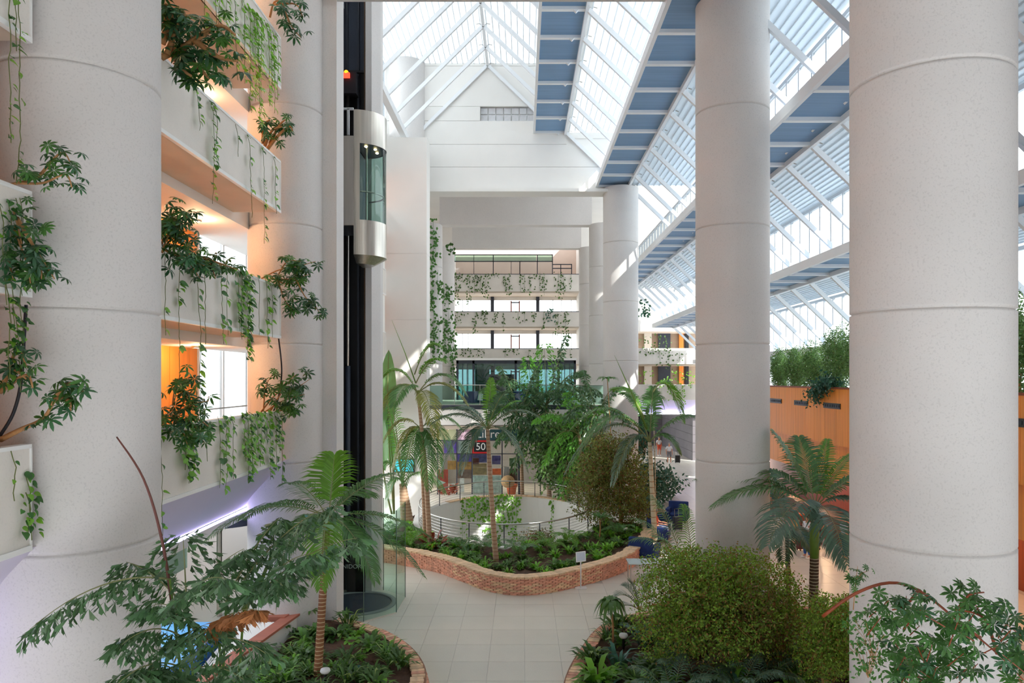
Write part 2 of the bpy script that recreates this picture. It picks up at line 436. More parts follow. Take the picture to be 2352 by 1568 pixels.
column(5.4, 48.8, .956, 17.4, 'round grey column just behind the far white column')
column(5.4, 57.5, .956, 17.4, 'farthest round grey column beside the back balconies')
column(-6.3, 48.8, .956, 17.4, 'round white column with climbing plants right behind the flat pier')
column(-6.3, 57.5, .956, 17.4, 'farthest round white column overgrown with climbers at the back balconies')

# --- stepped roof: decks with ribs, ledges with blue panels, braces, clerestory windows
BAY = [39.85-2.22*k for k in range(0, 20)]
BAYL = [61.0-2.22*k for k in range(0, 29)]
steps = [ # ledge x0, x1, z, y range, next deck x1
    (.64, 2.38, 20.56, BAY), (4.05, 5.80, 17.62, BAY),
    (7.46, 9.20, 14.60, BAYL), (10.87, 12.62, 11.42, BAYL), (14.28, 16.0, 8.42, BAYL)]
def ceiling(x0, x1, z, ya, yb, dm='deck'):
    c = struct('ceiling', (x0, ya, z))
    ym = 10.0
    mb = MB(); mb.box(x0, x1, ym, yb, z+.1, z+.16); mb.build('deck', M[dm], c)
    mb = MB(); mb.box(x0, x1, ya, ym, z+.1, z+.3); mb.build('solid_deck', M['plaster'], c)  # opaque near stretch, added to darken the near hall
    k = x0+.15
    while k < x1:
        mb = MB(); mb.box(k-.02, k+.02, ym, yb, z+.045, z+.11); mb.build('rib', M[dm], c); k += .30
    return c
c0 = ceiling(-7.6, 2.5, 24.3, -4, 40)
ridge = MB(); ridge.bar((-1.9,-4,24.25), (-1.9,40,24.25), .14, .14); ridge.build('ridge_beam', M['white_metal'], c0)
for y in BAY:
    for s, xe, ze in ((-1, -6.2, 20.0), (1, 2.0, 20.5)):
        mb = MB(); mb.bar((-1.9, y, 24.25), (xe, y, ze), .13, .17); mb.build('brace', M['white_metal'], c0)
        mb = MB(); mb.tube([V((-1.9+s*.05, y, 24.28)), V((-1.9+s*.2, y, 24.36)), V((-1.9+s*.34, y, 24.32))], .02, 5); mb.build('bracket', M['rail'], c0)
cei = []
for i, (x0, x1, z, ys) in enumerate(steps):
    ya, yb = min(ys)-1.0, max(ys)+.1
    nx = steps[i+1][1] if i < 4 else None
    c = ceiling(x1+.02, nx+.06, z, ya, yb, 'deck' if i < 1 else 'deck_low') if nx else struct('ceiling', (x0, ya, z))
    cei.append(c)
    e0 = MB(); e0.box(x0-.06, x0+.06, ya, yb, z-.02, z+.30); e0.build('edge_beam', M['white_metal'], c)
    e1 = MB(); e1.box(x1-.10, x1+.02, ya, yb, z-.10, z+.12); e1.build('edge_beam', M['white_metal'], c)
    for a, b in zip(ys, ys[1:]):
        mb = MB(); mb.box(x0+.06, x1-.10, b+.1, a-.1, z+.08, z+.11); mb.build('blue_panel', M['blue_panel'], c)
    for y in ys:
        mb = MB(); mb.box(x0+.03, x1-.05, y-.09, y+.09, z-.03, z+.16); mb.build('crossbar', M['white_metal'], c)
    if nx:
        nz = steps[i+1][2]
        for y in (ys if i < 2 else ys):
            mb = MB(); mb.bar((x1+.02, y, z-.02), (x1+.02+(z-nz), y, nz+.1), .13, .17); mb.build('brace', M['white_metal'], c)
            mb = MB(); mb.tube([V((x1+.05, y, z)), V((x1+.2, y, z+.09)), V((x1+.34, y, z+.05))], .02, 5); mb.build('bracket', M['rail'], c)
# clerestory glazing on each ledge
def clerestory(i, x, z0, z1, ys):
    w = struct('window_%d' % i, (x, min(ys), z0))
    mb = MB(); mb.box(x-.06, x+.06, min(ys)-1, max(ys)+.1, z1-.14, z1); mb.build('head', M['frame_grey'], w)
    mb = MB(); mb.box(x-.06, x+.06, min(ys)-1, max(ys)+.1, z0, z0+.12); mb.build('sill', M['frame_grey'], w)
    yy = sorted([y+1.11 for y in ys if y+1.11 < max(ys)]+list(ys))
    yy = yy[::2] if x < 5 else yy
    for y in yy: mb = MB(); mb.box(x-.05, x+.05, y-.05, y+.05, z0+.1, z1-.12); mb.build('mullion', M['frame_grey'], w)
    for a, b in zip(yy, yy[1:]):
        so = b < 18; mb = MB(); mb.box(x-.006, x+.006, a+.05, b-.05, z0+.12, z1-.14); mb.build('solid_panel' if so else 'pane', M['plaster'] if so else M['glass'], w)  # near panes swapped for added solid panels that block the sun
mb = MB(); mb.box(2.40, 2.52, -4, 40, 20.6, 24.4); mb.build('wall_right', M['plaster'], kind='structure')  # unseen, stands in place of glazing to stop sun stripes on the gable
for i in range(1, 5): clerestory(i+1, steps[i][1]+.04, steps[i][2]+.14, steps[i-1][2]+.02, steps[i][3])
clerestory(6, -7.55, 20.3, 24.3, BAY[:8])
clerestory(7, 16.04, 5.9, 8.4, [y for y in BAYL if y > 12])
mb = MB(); mb.box(16.1, 16.3, -4, 12, 0, 11.5); mb.build('wall_right', M['plaster'], kind='structure')  # unseen, replaces the near glazing to darken the near hall
# side wall strips under the upper left clerestory
mb = MB(); mb.box(-8.2, -7.4, 20, 40, 17.6, 20.3); mb.build('wall_left', M['plaster'], kind='structure')
mb = MB(); mb.box(-6.35, -6.05, 22, 39.5, 19.75, 20.1); mb.build('trim_1', M['white_metal'], kind='structure')

# --- gable wall across the hall with the glass-block panel
gw = struct('wall_back', (0, 40, 17.4))
bx0, bx1, bz0, bz1 = P(1103,0,40).x, P(1228,0,40).x, P(0,278,40).z, P(0,245,40).z
def gbox(x0, x1, z0, z1, nm='course'):
    mb = MB(); mb.box(x0, x1, 39.95, 40.5, z0+.008, z1-.008); mb.build(nm, M['plaster'], gw)
zc = [17.42, P(0,384,40).z, P(0,332,40).z, bz0]
for a, b in zip(zc, zc[1:]): gbox(-7.5, 5.7 if b < 20.5 else 2.4, a, b)
gbox(-7.5, bx0, bz0, bz1); gbox(bx1, 2.4, bz0, bz1); gbox(-7.5, 2.4, bz1, bz1+2.2); gbox(-7.5, 2.4, bz1+2.2, 24.4)
mb = MB(); mb.box(-7.5, 5.7, 40.02, 40.5, 17.42, 20.56); mb.build('backing', M['plaster'], gw)
mb = MB(); mb.box(2.3, 5.7, 39.97, 40.5, 20.3, 20.62); mb.build('backing', M['plaster'], gw)
bw = (bx1-bx0)/7; bh = (bz1-bz0)/2
mb = MB(); mb.box(bx0, bx1, 40.2, 40.5, bz0, bz1); mb.build('block_joint', M['white'], gw)
M['block'] = mat('glass_block', (206, 206, 208), .15, var=(6, .06))
for i in range(7):
    for j in range(2):
        mb = MB(); x = bx0+i*bw; z = bz0+j*bh
        mb.box(x+.03, x+bw-.03, 40.12, 40.3, z+.03, z+bh-.03); mb.build('glass_block', M['block'], gw)
mb = MB(); mb.box(-5.4, 5.0, 39.4, 40.6, 17.25, 17.41); mb.build('trim_2', M['plaster'], kind='structure')
for k, (y, x0, x1) in enumerate(((48.8, -5.5, 4.6), (57.5, -5.5, 4.6))):
    mb = MB(); mb.box(x0, x1, y-.3, y+.5, 17.35, 20.4); tag(mb.build('portal_beam', M['concrete'], base=(0, y, 17.35)), ('nearer', 'farther')[k]+' of the two deep concrete portal beams below the gable wall', 'beam')
mb = MB(); mb.box(-5.6, 5.0, 20.2, 20.5, 17.74, 18.6); tag(mb.build('portal_beam', M['concrete'], base=(0, 20.4, 17.5)), 'concrete cross beam along the very top edge of the photo', 'beam')
mb = MB(); mb.box(-8, 16.5, 40.6, 64, 20.4, 20.7); mb.build('ceiling', M['plaster'], kind='structure')

# --- flat pier with screen
pr = thing('flat_pier', 'tall flat white pier with sun patches behind the palms', 'pier', (-6, 37.6, 0))
zs = [0, 3.4, 6.8, 10.2, 13.6, P(0,315,37.6).z]
for a, b in zip(zs, zs[1:]):
    mb = MB(); mb.box(P(884,0,37.6).x, P(980,0,37.6).x, 37.6, 38.9, a+.006, b-.006); mb.build('panel', M['plaster'], pr)
mb = MB(); mb.box(P(884,0,37.6).x+.02, P(980,0,37.6).x-.02, 37.62, 38.88, 0, zs[-1]-.02); mb.build('core', M['plaster'], pr)
tv = thing('wall_screen', 'flat screen showing turquoise water, mounted on the white pier', 'screen', P(928,1068,37.5))
a, b = P(904,1085,37.5), P(952,1053,37.5)
mb = MB(); mb.box(a.x, b.x, 37.50, 37.58, a.z, b.z); mb.build('housing', M['black'], tv)
mb = MB(); mb.box(a.x+.06, b.x-.06, 37.492, 37.5, a.z+.06, b.z-.06); mb.build('display', mat('display', (60, 176, 196), .3, var=(2.5, .5)), tv)
m_ = bpy.data.materials['display']; m_.node_tree.nodes['Principled BSDF'].inputs['Emission Color'].default_value = (*lin((60, 176, 196)), 1); m_.node_tree.nodes['Principled BSDF'].inputs['Emission Strength'].default_value = .5

# --- left galleries: parapets, slabs, wood-panelled corridor, end windows
LV = [5.06, 8.24, 11.44, 14.60]
FX = -6.2
ordn = ['lowest', 'second lowest', 'third', 'top']
def balcony(y0, y1, z, label, deep=True, FX=FX):
    t = thing('balcony', label, 'balcony', (FX, y0, z))
    mb = MB(); mb.box(FX-.10, FX, y0, y1, z, z+1.28); mb.build('parapet', M['render'], t)
    mb = MB(); mb.box(FX-.13, FX+.02, y0-.02, y1+.02, z+1.26, z+1.31); mb.build('coping', M['white'], t)
    mb = MB(); mb.box(FX-.05, FX+.03, y0-.01, y1+.01, z-.03, z+.04); mb.build('drip_edge', M['white'], t)
    for ye in (y0-.012, y1+.012):
        mb = MB(); mb.box(FX-.07, FX+.02, ye-.012, ye+.012, z, z+1.27); mb.build('end_trim', M['white'], t)
    mb = MB(); mb.box(FX-.62, FX-.54, y0, y1, z+.3, z+1.18); mb.build('planter_back', M['render'], t)
    mb = MB(); mb.box(FX-.54, FX-.10, y0, y1, z+.3, z+1.05); mb.build('planter_soil', M['soil'], t)
    mb = MB(); mb.box(FX-1.2, FX-.02, y0, y1, z, z+.28); mb.build('slab', M['soffit'], t)
    mb = MB(); mb.box(-9.06, FX-1.2, y0-2, y1+6 if deep else y1, z-.22, z+.28); mb.build('corridor_slab', M['plaster'], t)
    return t
for k, z in enumerate(LV):
    balcony(2.0, 9.2, z, ('white balcony end at the left photo edge just below the middle', 'white balcony end at the left photo edge just above the middle', 'white balcony end at the top left photo corner', 'white balcony end above the top left photo corner')[k], False)
    balcony(10.6, 18.7, z, ('lowest', 'second lowest', 'second highest', 'highest')[k]+' white balcony between the two left columns')
    balcony(26.2, 37.4, z, ('lowest', 'second', 'third', 'highest')[k]+' far balcony in the narrow gap right of the lift', False, -7.0)
wl = struct('wall_left', (-9.07, 2, 5))
for k, z in enumerate(LV):
    y = 2.0
    while y < 20.3:
        mb = MB(); mb.box(-9.2, -9.07, y+.008, min(y+1.12, 20.4)-.008, z+.28, z+2.98); mb.build('wood_panel', M['wood'], wl); y += 1.12
    mb = MB(); mb.box(-9.3, -9.1, 2, 20.45, z+.28, z+3.18); mb.build('backing', M['bar_wood'], wl)
    for yy in (20.5, 22.2, 24.0, 25.8):
        mb = MB(); mb.box(-9.18, -9.06, yy-.04, yy+.04, z+.28, z+3.18); mb.build('post', M['white_metal'], wl)
    for yy in (20.5, 22.2, 24.0):
        mb = MB(); mb.box(-9.13, -9.12, yy+.04, yy+1.66, z+.28, z+3.18); mb.build('pane', M['glass'], wl)
    mb = MB(); mb.tube([(-8.9, 20.5, z+1.25), (-8.9, 26, z+1.25)], .025, 6); mb.build('handrail', M['rail'], wl)
    y = 26.2
    while y < 39:
        mb = MB(); mb.box(-9.2, -9.07, y+.008, y+1.32, z+.28, z+2.98); mb.build('wood_panel', M['wood'], wl); y += 1.34
# corridor ceiling lamps
def point(parent, loc, watts, rgb, r=.1):
    li = bpy.data.lights.new('bulb', 'POINT'); li.energy = watts; li.color = lin(rgb); li.shadow_soft_size = r
    o = bpy.data.objects.new('bulb', li); COL.objects.link(o); o.parent = parent; o.location = V(loc)-parent_world(parent); return o
for k, zl in enumerate(LV):
    for q, y in enumerate((13.4, 18.4)):
        z = zl+3.18-.22
        t = thing('ceiling_lamp', 'small round ceiling lamp, %s corridor level, %s end' % (('lowest', 'second', 'third', 'top')[k], ('near', 'far')[q]), 'lamp', (-8.2, y, z))
        mb = MB(); mb.lathe(-8.2, y, [(.12, z), (.13, z-.05), (.10, z-.07)], 20); mb.build('bezel', M['steel'], t, True)
        mb = MB(); mb.lathe(-8.2, y, [(.0, z-.06), (.09, z-.06)], 20); mb.build('lens', M['downlight'], t)
        point(t, (-8.2, y, z-.2), 34, (255, 216, 170))
t = thing('fire_extinguisher', 'red fire extinguisher standing in the upper corridor window', 'extinguisher', (-8.75, 23.2, LV[1]+.28+.6))
b = t.location
mb = MB(); mb.lathe(b.x, b.y, [(0,b.z),(.1,b.z+.01),(.1,b.z+.5),(.05,b.z+.6),(.03,b.z+.62)], 16); mb.build('cylinder', mat('red_paint', (190, 30, 26), .35), t, True)
mb = MB(); mb.box(b.x-.03, b.x+.08, b.y-.02, b.y+.02, b.z+.6, b.z+.7); mb.build('valve', M['black'], t)
mb = MB(); mb.box(b.x-.15, b.x+.15, b.y-.15, b.y+.15, LV[1]+.28, b.z); mb.build('stand', M['white'], t)
# ground floor on the left: sloping soffit with LED glow in its colour, light cove, white wall
ws = struct('trim_3', (-7, 10, 3))
mb = MB(); mb.poly([(FX-.02, 4, 5.05), (FX-.02, 24, 5.05), (-7.7, 24, 3.62), (-7.7, 4, 3.62)]); mb.poly([(-7.7, 4, 3.62), (-7.7, 24, 3.62), (-8.2, 24, 3.62), (-8.2, 4, 3.62)]); mb.build('sloping_soffit', M['lavender'], ws)
mb = MB(); mb.box(-7.72, -7.66, 4, 24, 3.36, 3.54); mb.build('cove_fascia', M['white'], ws)
mb = MB(); mb.box(-7.73, -7.70, 4, 24, 3.55, 3.58); mb.build('light_strip', M['led'], ws)
mb = MB(); mb.box(-8.0, -7.72, 4, 24, 3.30, 3.36); mb.build('cove_base', M['white'], ws)
wg = struct('wall_left', (-13, 10, 0))
mb = MB(); mb.box(-13.2, -13, 2, 30, -.0, 5.2); mb.build('plaster_face', M['plaster'], wg)
mb = MB(); mb.box(-13, -7.8, 25.5, 25.8, 0, 5.2); mb.build('plaster_face', M['plaster'], wg)
# --- fin wall by the lift and lift strip
mb = MB(); mb.box(-6.0, P(773,0,20.4).x, 20.4, 21.2, 0, 24); tag(mb.build('fin_wall', M['concrete'], base=(-5.5, 20.8, 0)), 'narrow pale concrete fin joining the left column to the dark lift shaft', 'pillar')

# --- far building: back balconies
def zf(py, y): return H-(py-CY)*y/F
BY = 63.0
def far_balcony(x0, x1, zt, zb, label):
    t = thing('balcony', label, 'balcony', (x0, BY, zb))
    mb = MB(); mb.box(x0, x1, BY, BY+.15, zb, zt); mb.build('parapet', M['render'], t)
    mb = MB(); mb.box(x0, x1, BY-.02, BY+.17, zt, zt+.05); mb.build('coping', M['dark_metal'] if x0 < 0 else M['white'], t)
    mb = MB(); mb.box(x0, x1, BY+.15, BY+4.0, zb-.12, zb+.15); mb.build('slab', M['soffit'], t)
    return t
x0, x1 = P(1040,0,BY).x, P(1330,0,BY).x
lv = [(630, 669, 'topmost'), (716, 750, 'middle'), (801, 836, 'lowest')]
for a, b, nm in lv: far_balcony(x0, x1, zf(a, BY), zf(b, BY), nm+' of the three vine-hung balconies at the far end')
for a, b, nm in ((801, 836, 'upper'), (884, 918, 'lower')): far_balcony(P(1455,0,BY).x, 17.5, zf(a, BY), zf(b, BY), nm+' far white balcony between the right-hand columns')
mb = MB(); mb.box(P(1330,0,BY).x, P(1455,0,BY).x, BY+.2, BY+4.2, 5.0, 20.4); mb.build('wall_back', M['plaster'], kind='structure')
mb = MB(); mb.box(-14, x0-.05, BY, BY+4.2, 0, 20.4); mb.build('wall_back', M['plaster'], kind='structure')
mb = MB(); mb.box(P(1455,0,BY).x, 17.5, BY+.5, BY+4.0, zf(760,BY), 20.4); mb.build('wall_back', M['plaster'], kind='structure')
# window walls behind the back balconies
WY = BY+3.2
def far_windows(i, zb, zt, opaque=False):
    w = struct('window_%d' % i, (0, WY, zb))
    def bx(a, b, p, q, nm, m, y0=WY, y1=WY+.12): mb = MB(); mb.box(a, b, y0, y1, p, q); mb.build(nm, m, w)
    bx(x0, x1, zt-.35, zt+.05, 'head', M['plaster'])
    posts = [P(px,0,BY).x for px in (1043, 1128, 1174, 1193, 1232, 1290)]+[x1-.05]
    for k, px in enumerate((1131, 1235)):
        x = P(px,0,WY).x; bx(x-.15, x+.15, zb, zt, 'pillar', M['dark_metal'], WY-.2, WY+.1)
    for px in (1174, 1193):
        x = P(px,0,WY).x; bx(x-.05, x+.05, zb, zt-.4, 'door_post', M['bar_wood'])
    bx(P(1174,0,WY).x, P(1193,0,WY).x, zt-.6, zt-.5, 'door_head', M['dark_metal'])
    for px in (1062, 1075, 1270, 1290, 1312):
        x = P(px,0,WY).x; bx(x-.03, x+.03, zb, zt-.3, 'mullion', M['white_metal'])
    for a, b in zip(posts, posts[1:]): bx(a+.05, b-.05, zb, zt-.35, 'pane', M['glass'], WY+.05, WY+.06)
far_windows(8, zf(712,BY), zf(671,BY)); far_windows(9, zf(798,BY), zf(752,BY)); far_windows(10, zf(925,BY), zf(838,BY))
# top level: pinkish wall with dark framed glazing
w = struct('wall_back', (0, BY+3, 14))
mb = MB(); mb.box(x0-.3, x1+.3, BY+3.4, BY+3.6, zf(660,BY), 20.4); mb.build('plaster_face', mat('pink_plaster', (214, 192, 178), .8, var=(.6, .05)), w)
w = struct('window_11', (0, BY+1.2, 14))
FYY = BY+1.2
def fr(px0, py0, px1, py1, nm='frame_bar', m=None):
    a, b = P(px0, py1, FYY), P(px1, py0, FYY); mb = MB(); mb.box(a.x, b.x, FYY, FYY+.08, a.z, b.z); mb.build(nm, m or M['dark_metal'], w)
fr(1043, 584, 1270, 586); fr(1043, 599, 1270, 601)
for px in (1042, 1088, 1132, 1173, 1193, 1233, 1268): fr(px, 584 if px not in (1173, 1193) else 600, px+(2 if px != 1088 else 1), 640)
fr(1270, 606, 1314, 608); fr(1270, 615, 1314, 617); fr(1287, 607, 1289, 640); fr(1312, 607, 1314, 640)
for a, b in ((1044, 1132), (1134, 1232), (1235, 1268)): fr(a, 586, b, 599, 'pane', M['glass_g']); fr(a, 601, b, 636, 'pane', M['glass'])
# --- terrace slab over the shop, glass balustrade, pavilion
TY = 45.0
ter = thing('terrace', 'white terrace deck with dark edge above the shop front', 'terrace', (0, TY, 5.4))
mb = MB(); mb.box(-9, 5.2, TY, 63, zf(940,TY), zf(930,TY)); mb.build('deck_edge', M['dark_metal'], ter)
mb = MB(); mb.box(-9, 5.2, TY-.02, TY+.2, zf(976,TY), zf(940,TY)); mb.build('fascia', M['plaster'], ter)
mb = MB(); mb.box(-9, 5.2, TY+.02, 63, zf(930,TY)-.2, zf(930,TY)+.02); mb.build('deck_top', M['tile'], ter)
mb = MB(); mb.box(-9, 5.2, TY+.2, 63, zf(986,TY), zf(978,TY)); mb.build('soffit', M['soffit'], ter)
br = thing('glass_balustrade', 'clear glass balustrade with thin steel rail along the terrace edge', 'balustrade', (0, TY+.1, 5.5))
zt = zf(884, TY)
mb = MB(); mb.tube([(P(985,0,TY).x, TY+.1, zt), (5.2, TY+.1, zt)], .028, 6); mb.build('handrail', M['rail'], br)
x = P(985,0,TY).x
while x < 5.0:
    mb = MB(); mb.box(x+.01, min(x+1.55, 5.2), TY+.09, TY+.105, zf(930,TY)+.02, zt-.03); mb.build('pane', M['glass_g'], br)
    mb = MB(); mb.box(x-.015, x+.015, TY+.07, TY+.13, zf(930,TY), zt); mb.build('post', M['rail'], br); x += 1.57
pv = thing('glass_pavilion', 'dark framed glass pavilion with white roof edge on the terrace', 'pavilion', (0, 55, 5.4))
PY = 55.0; pz0 = zf(930,TY)+.02; pzt = zf(822, PY)
def pb(px0, px1, z0_, z1_, nm, m, y0=PY, y1=PY+.12): mb = MB(); mb.box(P(px0,0,PY).x, P(px1,0,PY).x, y0, y1, z0_, z1_); mb.build(nm, m, pv)
pb(1047, 1324, pzt-.16, pzt, 'roof_edge', M['white'], PY-.2, PY+4)
pb(1048, 1322, pzt-.42, pzt-.17, 'header', M['dark_metal'])
for px in (1048, 1085, 1182, 1281, 1318): pb(px, px+5, pz0, pzt-.17, 'post', M['dark_metal'])
for px in (1062, 1072, 1135, 1225, 1255, 1270, 1296, 1308): pb(px, px+1.5, pz0, pzt-.42, 'mullion', M['dark_metal'])
for a, b in ((1053, 1085), (1090, 1182), (1187, 1281), (1286, 1318)): pb(a, b, pz0, pzt-.42, 'pane', M['glass_d'], PY+.05, PY+.06)
pb(1100, 1180, pz0, pzt-1.2, 'inner_wall', M['slate'], PY+3.6, PY+3.7)
pb(1085, 1120, pz0, pzt-.8, 'inner_wall', mat('teal_wall', (150, 190, 186), .6), PY+3.0, PY+3.1)
for k, px in enumerate((1085, 1118, 1150, 1195)):
    tp = P(px, 0, 48.5+.6*(k % 2)); z = pz0
    t = thing('terrace_table', ('round table under a long royal blue cloth behind the balustrade, '+('leftmost', 'with a white napkin', 'third along', 'rightmost')[k]), 'table', (tp.x, tp.y, z))
    mb = MB(); mb.lathe(tp.x, tp.y, [(.62, z+.02), (.56, z+.4), (.52, z+.74), (.5, z+.76), (0, z+.765)], 24); mb.build('cloth', M['navy'], t, True)
    if k == 1:
        mb = MB(); a = P(1100, 920, 47.9); mb.poly([(a.x-.1, 47.9, z+.2), (a.x+.25, 47.9, z+.15), (a.x+.3, 48.1, z+.78), (a.x, 48.1, z+.78)]); mb.build('napkin', M['white'], t)

# --- shop under the terrace
sh = thing('gift_shop', 'glazed gift shop with colourful window display under the terrace', 'shop', (0, TY, 0))
SZ = zf(985, TY)
def sb(px0, py0, px1, py1, nm, m, y=TY+.3, th=.06):
    a, b = P(px0, py1, y), P(px1, py0, y); mb = MB(); mb.box(a.x, b.x, y, y+th, max(a.z, .0), b.z); return mb.build(nm, m, sh)
for px in (982, 1004, 1048, 1083, 1152, 1190, 1240, 1290, 1340): sb(px, 985, px+2.5, 1143, 'mullion', M['dark_metal'])
sb(1190, 985, 1197, 1143, 'post', M['slate'], TY+.25)
for py in (1010, 1041): sb(983, py, 1345, py+2, 'transom', M['dark_metal'])
sb(983, 1140, 1345, 1143, 'sill', M['dark_metal'])
for a, b in ((984, 1004), (1006, 1048), (1050, 1083), (1085, 1152), (1154, 1190), (1197, 1240), (1242, 1290), (1292, 1340)): sb(a, 1012, b, 1140, 'pane', M['glass'], TY+.33, .01)
cols = [((1006, 1030), (212, 206, 160)), ((1030, 1049), (196, 200, 160)), ((1049, 1083), (190, 160, 176)), ((1085, 1125), (36, 78, 84)), ((1125, 1190), (44, 86, 92)), ((1197, 1340), (60, 90, 92))]
for i, ((a, b), c) in enumerate(cols): sb(a, 986, b-.5, 1010, 'sign_panel', mat('sign_panel_%d' % i, c, .4, var=(1, .1)), TY+.34, .04)
lt = text_mesh('Libre', .72, .015); lt.materials.append(M['white'])
o = inst('lettering', lt, sh, Matrix.Translation(P(1121, 997, TY+.31)) @ Matrix.Rotation(R(90), 4, 'X')); o['label'] = 'white serif lettering Libre'
mb = MB(); a, b = P(984, 1143, TY+5), P(1345, 975, TY+5); mb.box(a.x-1, b.x, TY+5, TY+5.1, 0, 5); mb.build('back_wall', mat('shop_wall', (150, 150, 150), .7), sh)
def rectthing(nm, lab, cat, px0, py0, px1, py1, y, m, th=.05, group=None):
    a, b = P(px0, py1, y), P(px1, py0, y); mb = MB(); c = ((a.x+b.x)/2, y, max(a.z, .01)); mb.box(a.x, b.x, y, y+th, max(a.z, .01), b.z)
    return tag(mb.build(nm, m, base=c), lab, cat, group)
sg = thing('price_sign', 'black 50 sign with red border in the shop window', 'sign', P(1103, 1041, TY+.22))
a, b = P(1085, 1041, TY+.22), P(1122, 1011, TY+.22)
mb = MB(); mb.box(a.x, b.x, TY+.22, TY+.26, a.z, b.z); mb.build('red_border', mat('sign_red', (206, 30, 34), .4), sg)
mb = MB(); mb.box(a.x+.09, b.x-.09, TY+.205, TY+.22, a.z+.1, b.z-.1); mb.build('black_face', M['black'], sg)
lt = text_mesh('50', .62, .006); lt.materials.append(M['white']); o = inst('lettering', lt, sg, Matrix.Translation(P(1104, 1026, TY+.195)) @ Matrix.Rotation(R(90), 4, 'X')); o['label'] = 'white numerals 50'
# display inside: back-lit posters, boards, garment, boxes
disp = [('poster', 'purple iris poster high in the shop window, left', 'poster', 1020, 1012, 1050, 1040, (112, 86, 190)), ('poster', 'pale mint poster with an iris in the shop window', 'poster', 1051, 1012, 1082, 1040, (196, 222, 212)),
        ('poster', 'violet flower poster below the iris poster', 'poster', 1050, 1043, 1083, 1060, (88, 72, 160)), ('poster', 'yellow and brown still life poster in the shop', 'poster', 1028, 1058, 1083, 1078, (176, 134, 62)),
        ('display_board', 'tall red board with a pale arrow beside the shop door', 'board', 1006, 1078, 1029, 1140, (176, 70, 52)), ('display_table', 'grey-brown display shelf along the shop door bay', 'shelf', 1050, 1072, 1083, 1098, (120, 100, 86)),
        ('poster', 'blue flower poster behind the tree trunk in the shop', 'poster', 1086, 1043, 1118, 1062, (90, 100, 160)), ('display_table', 'pale mint counter in the right shop bay', 'counter', 1086, 1092, 1152, 1140, (186, 212, 200)),
        ('poster', 'orange and green fruit poster above the mint counter', 'poster', 1086, 1064, 1118, 1090, (150, 130, 80)), ('shop_box', 'bright orange box above the mint counter', 'box', 1131, 1076, 1151, 1090, (226, 104, 40)),
        ('shop_box', 'slim white display pillar inside the shop door bay', 'pillar', 1056, 1098, 1066, 1130, (214, 220, 214)), ('shop_box', 'short white display pillar at the shop door', 'pillar', 1037, 1110, 1043, 1140, (206, 216, 210)),
        ('shop_rack', 'dark brown hanging rack at the right end of the shop', 'rack', 1170, 1076, 1189, 1112, (76, 54, 46)), ('shop_box', 'blue and purple box row beyond the trunk', 'box', 1130, 1046, 1150, 1066, (86, 84, 150)),
        ('poster', 'dark brown poster between flower posters', 'poster', 1086, 1052, 1100, 1066, (96, 50, 44)), ('shop_box', 'green patterned box near the shop post', 'box', 1170, 1052, 1186, 1072, (90, 130, 80))]
for i, (nm, lab, cat, a, b, c, d, rgb) in enumerate(disp):
    rectthing(nm, lab, cat, a, b, c, d, TY+.7+.12*(i % 7), mat('display_%d' % i, rgb, .5, var=(5, .35)), .08)
ar = MB(); y = TY+.66; ar.prism([(0,0),(0,0),(0,0)], 0, 0) if False else None
a_, b_, c_ = P(1004, 1100, y), P(1024, 1108, y), P(1004, 1117, y)
for p in ((a_, b_, c_),):
    ar.poly([p[0], p[2], p[1]]); ar.poly([q+V((0,.03,0)) for q in (p[0], p[1], p[2])])
tag(ar.build('arrow_sign', mat('arrow_mint', (196, 224, 208), .5), base=(b_.x, y, c_.z)), 'pale mint arrow on the red shop board', 'sign')
for k in range(3):  # added fill panels that brighten the shop interior, no known fixtures
    x = -4.6+k*2.6; t = thing('shop_fill_lamp', ('left', 'middle', 'right')[k]+' added fill light panel inside the gift shop', 'lamp', (x, TY+2.2, 3.9))
    mb = MB(); mb.box(x-.75, x+.75, TY+1.6, TY+2.8, 3.92, 4.0); mb.build('housing', M['white'], t)
    mb = MB(); mb.box(x-.7, x+.7, TY+1.65, TY+2.75, 3.90, 3.92); mb.build('diffuser', M['shop_fill'], t)
g = thing('hanging_garment', 'pleated white garment hanging in the right shop bay', 'garment', P(1164, 1108, TY+.6))
mb = MB(); top, bot = [], []
for k in range(17):
    px = 1156+k; top.append(P(lerp(px, 1164, .35), 1072, TY+.6+.05*(k % 2))); bot.append(P(px, 1107, TY+.6+.1*(k % 2)))
for k in range(16): mb.poly([bot[k], bot[k+1], top[k+1], top[k]])
mb.build('cloth', M['white'], g)
mb = MB(); mb.bar(P(1150, 1071, TY+.62), P(1188, 1071, TY+.62), .04, .04); mb.build('hanging_rail', M['steel'], g)
p = G(1175, 1141, 0); p.y = TY-.35; p.x = P(1175, 0, p.y).x
t = thing('terracotta_pot', 'orange terracotta pot standing outside the shop', 'pot', (p.x, p.y, 0))
mb = MB(); mb.lathe(p.x, p.y, [(0,0),(.22,.0),(.30,.5),(.36,.62),(.36,.72),(.30,.72),(.27,.6),(0,.55)], 24); mb.build('body', mat('pot_orange', (214, 110, 66), .6, var=(4, .1)), t, True)
t = thing('sun_hat', 'straw sun hat with a green band leaning on the terracotta pot', 'hat', (p.x-.2, p.y-.36, .73))
c = V((p.x-.22, p.y-.34, .95)); mb = MB(); mb.lathe(0, 0, [(.0,.16),(.13,.15),(.17,.05),(.18,.0),(.42,-.02),(.42,-.04),(.18,-.02)], 28); hat = mb.mesh('brim'); hat.materials.append(mat('straw', (206, 168, 120), .8, var=(10, .15)))
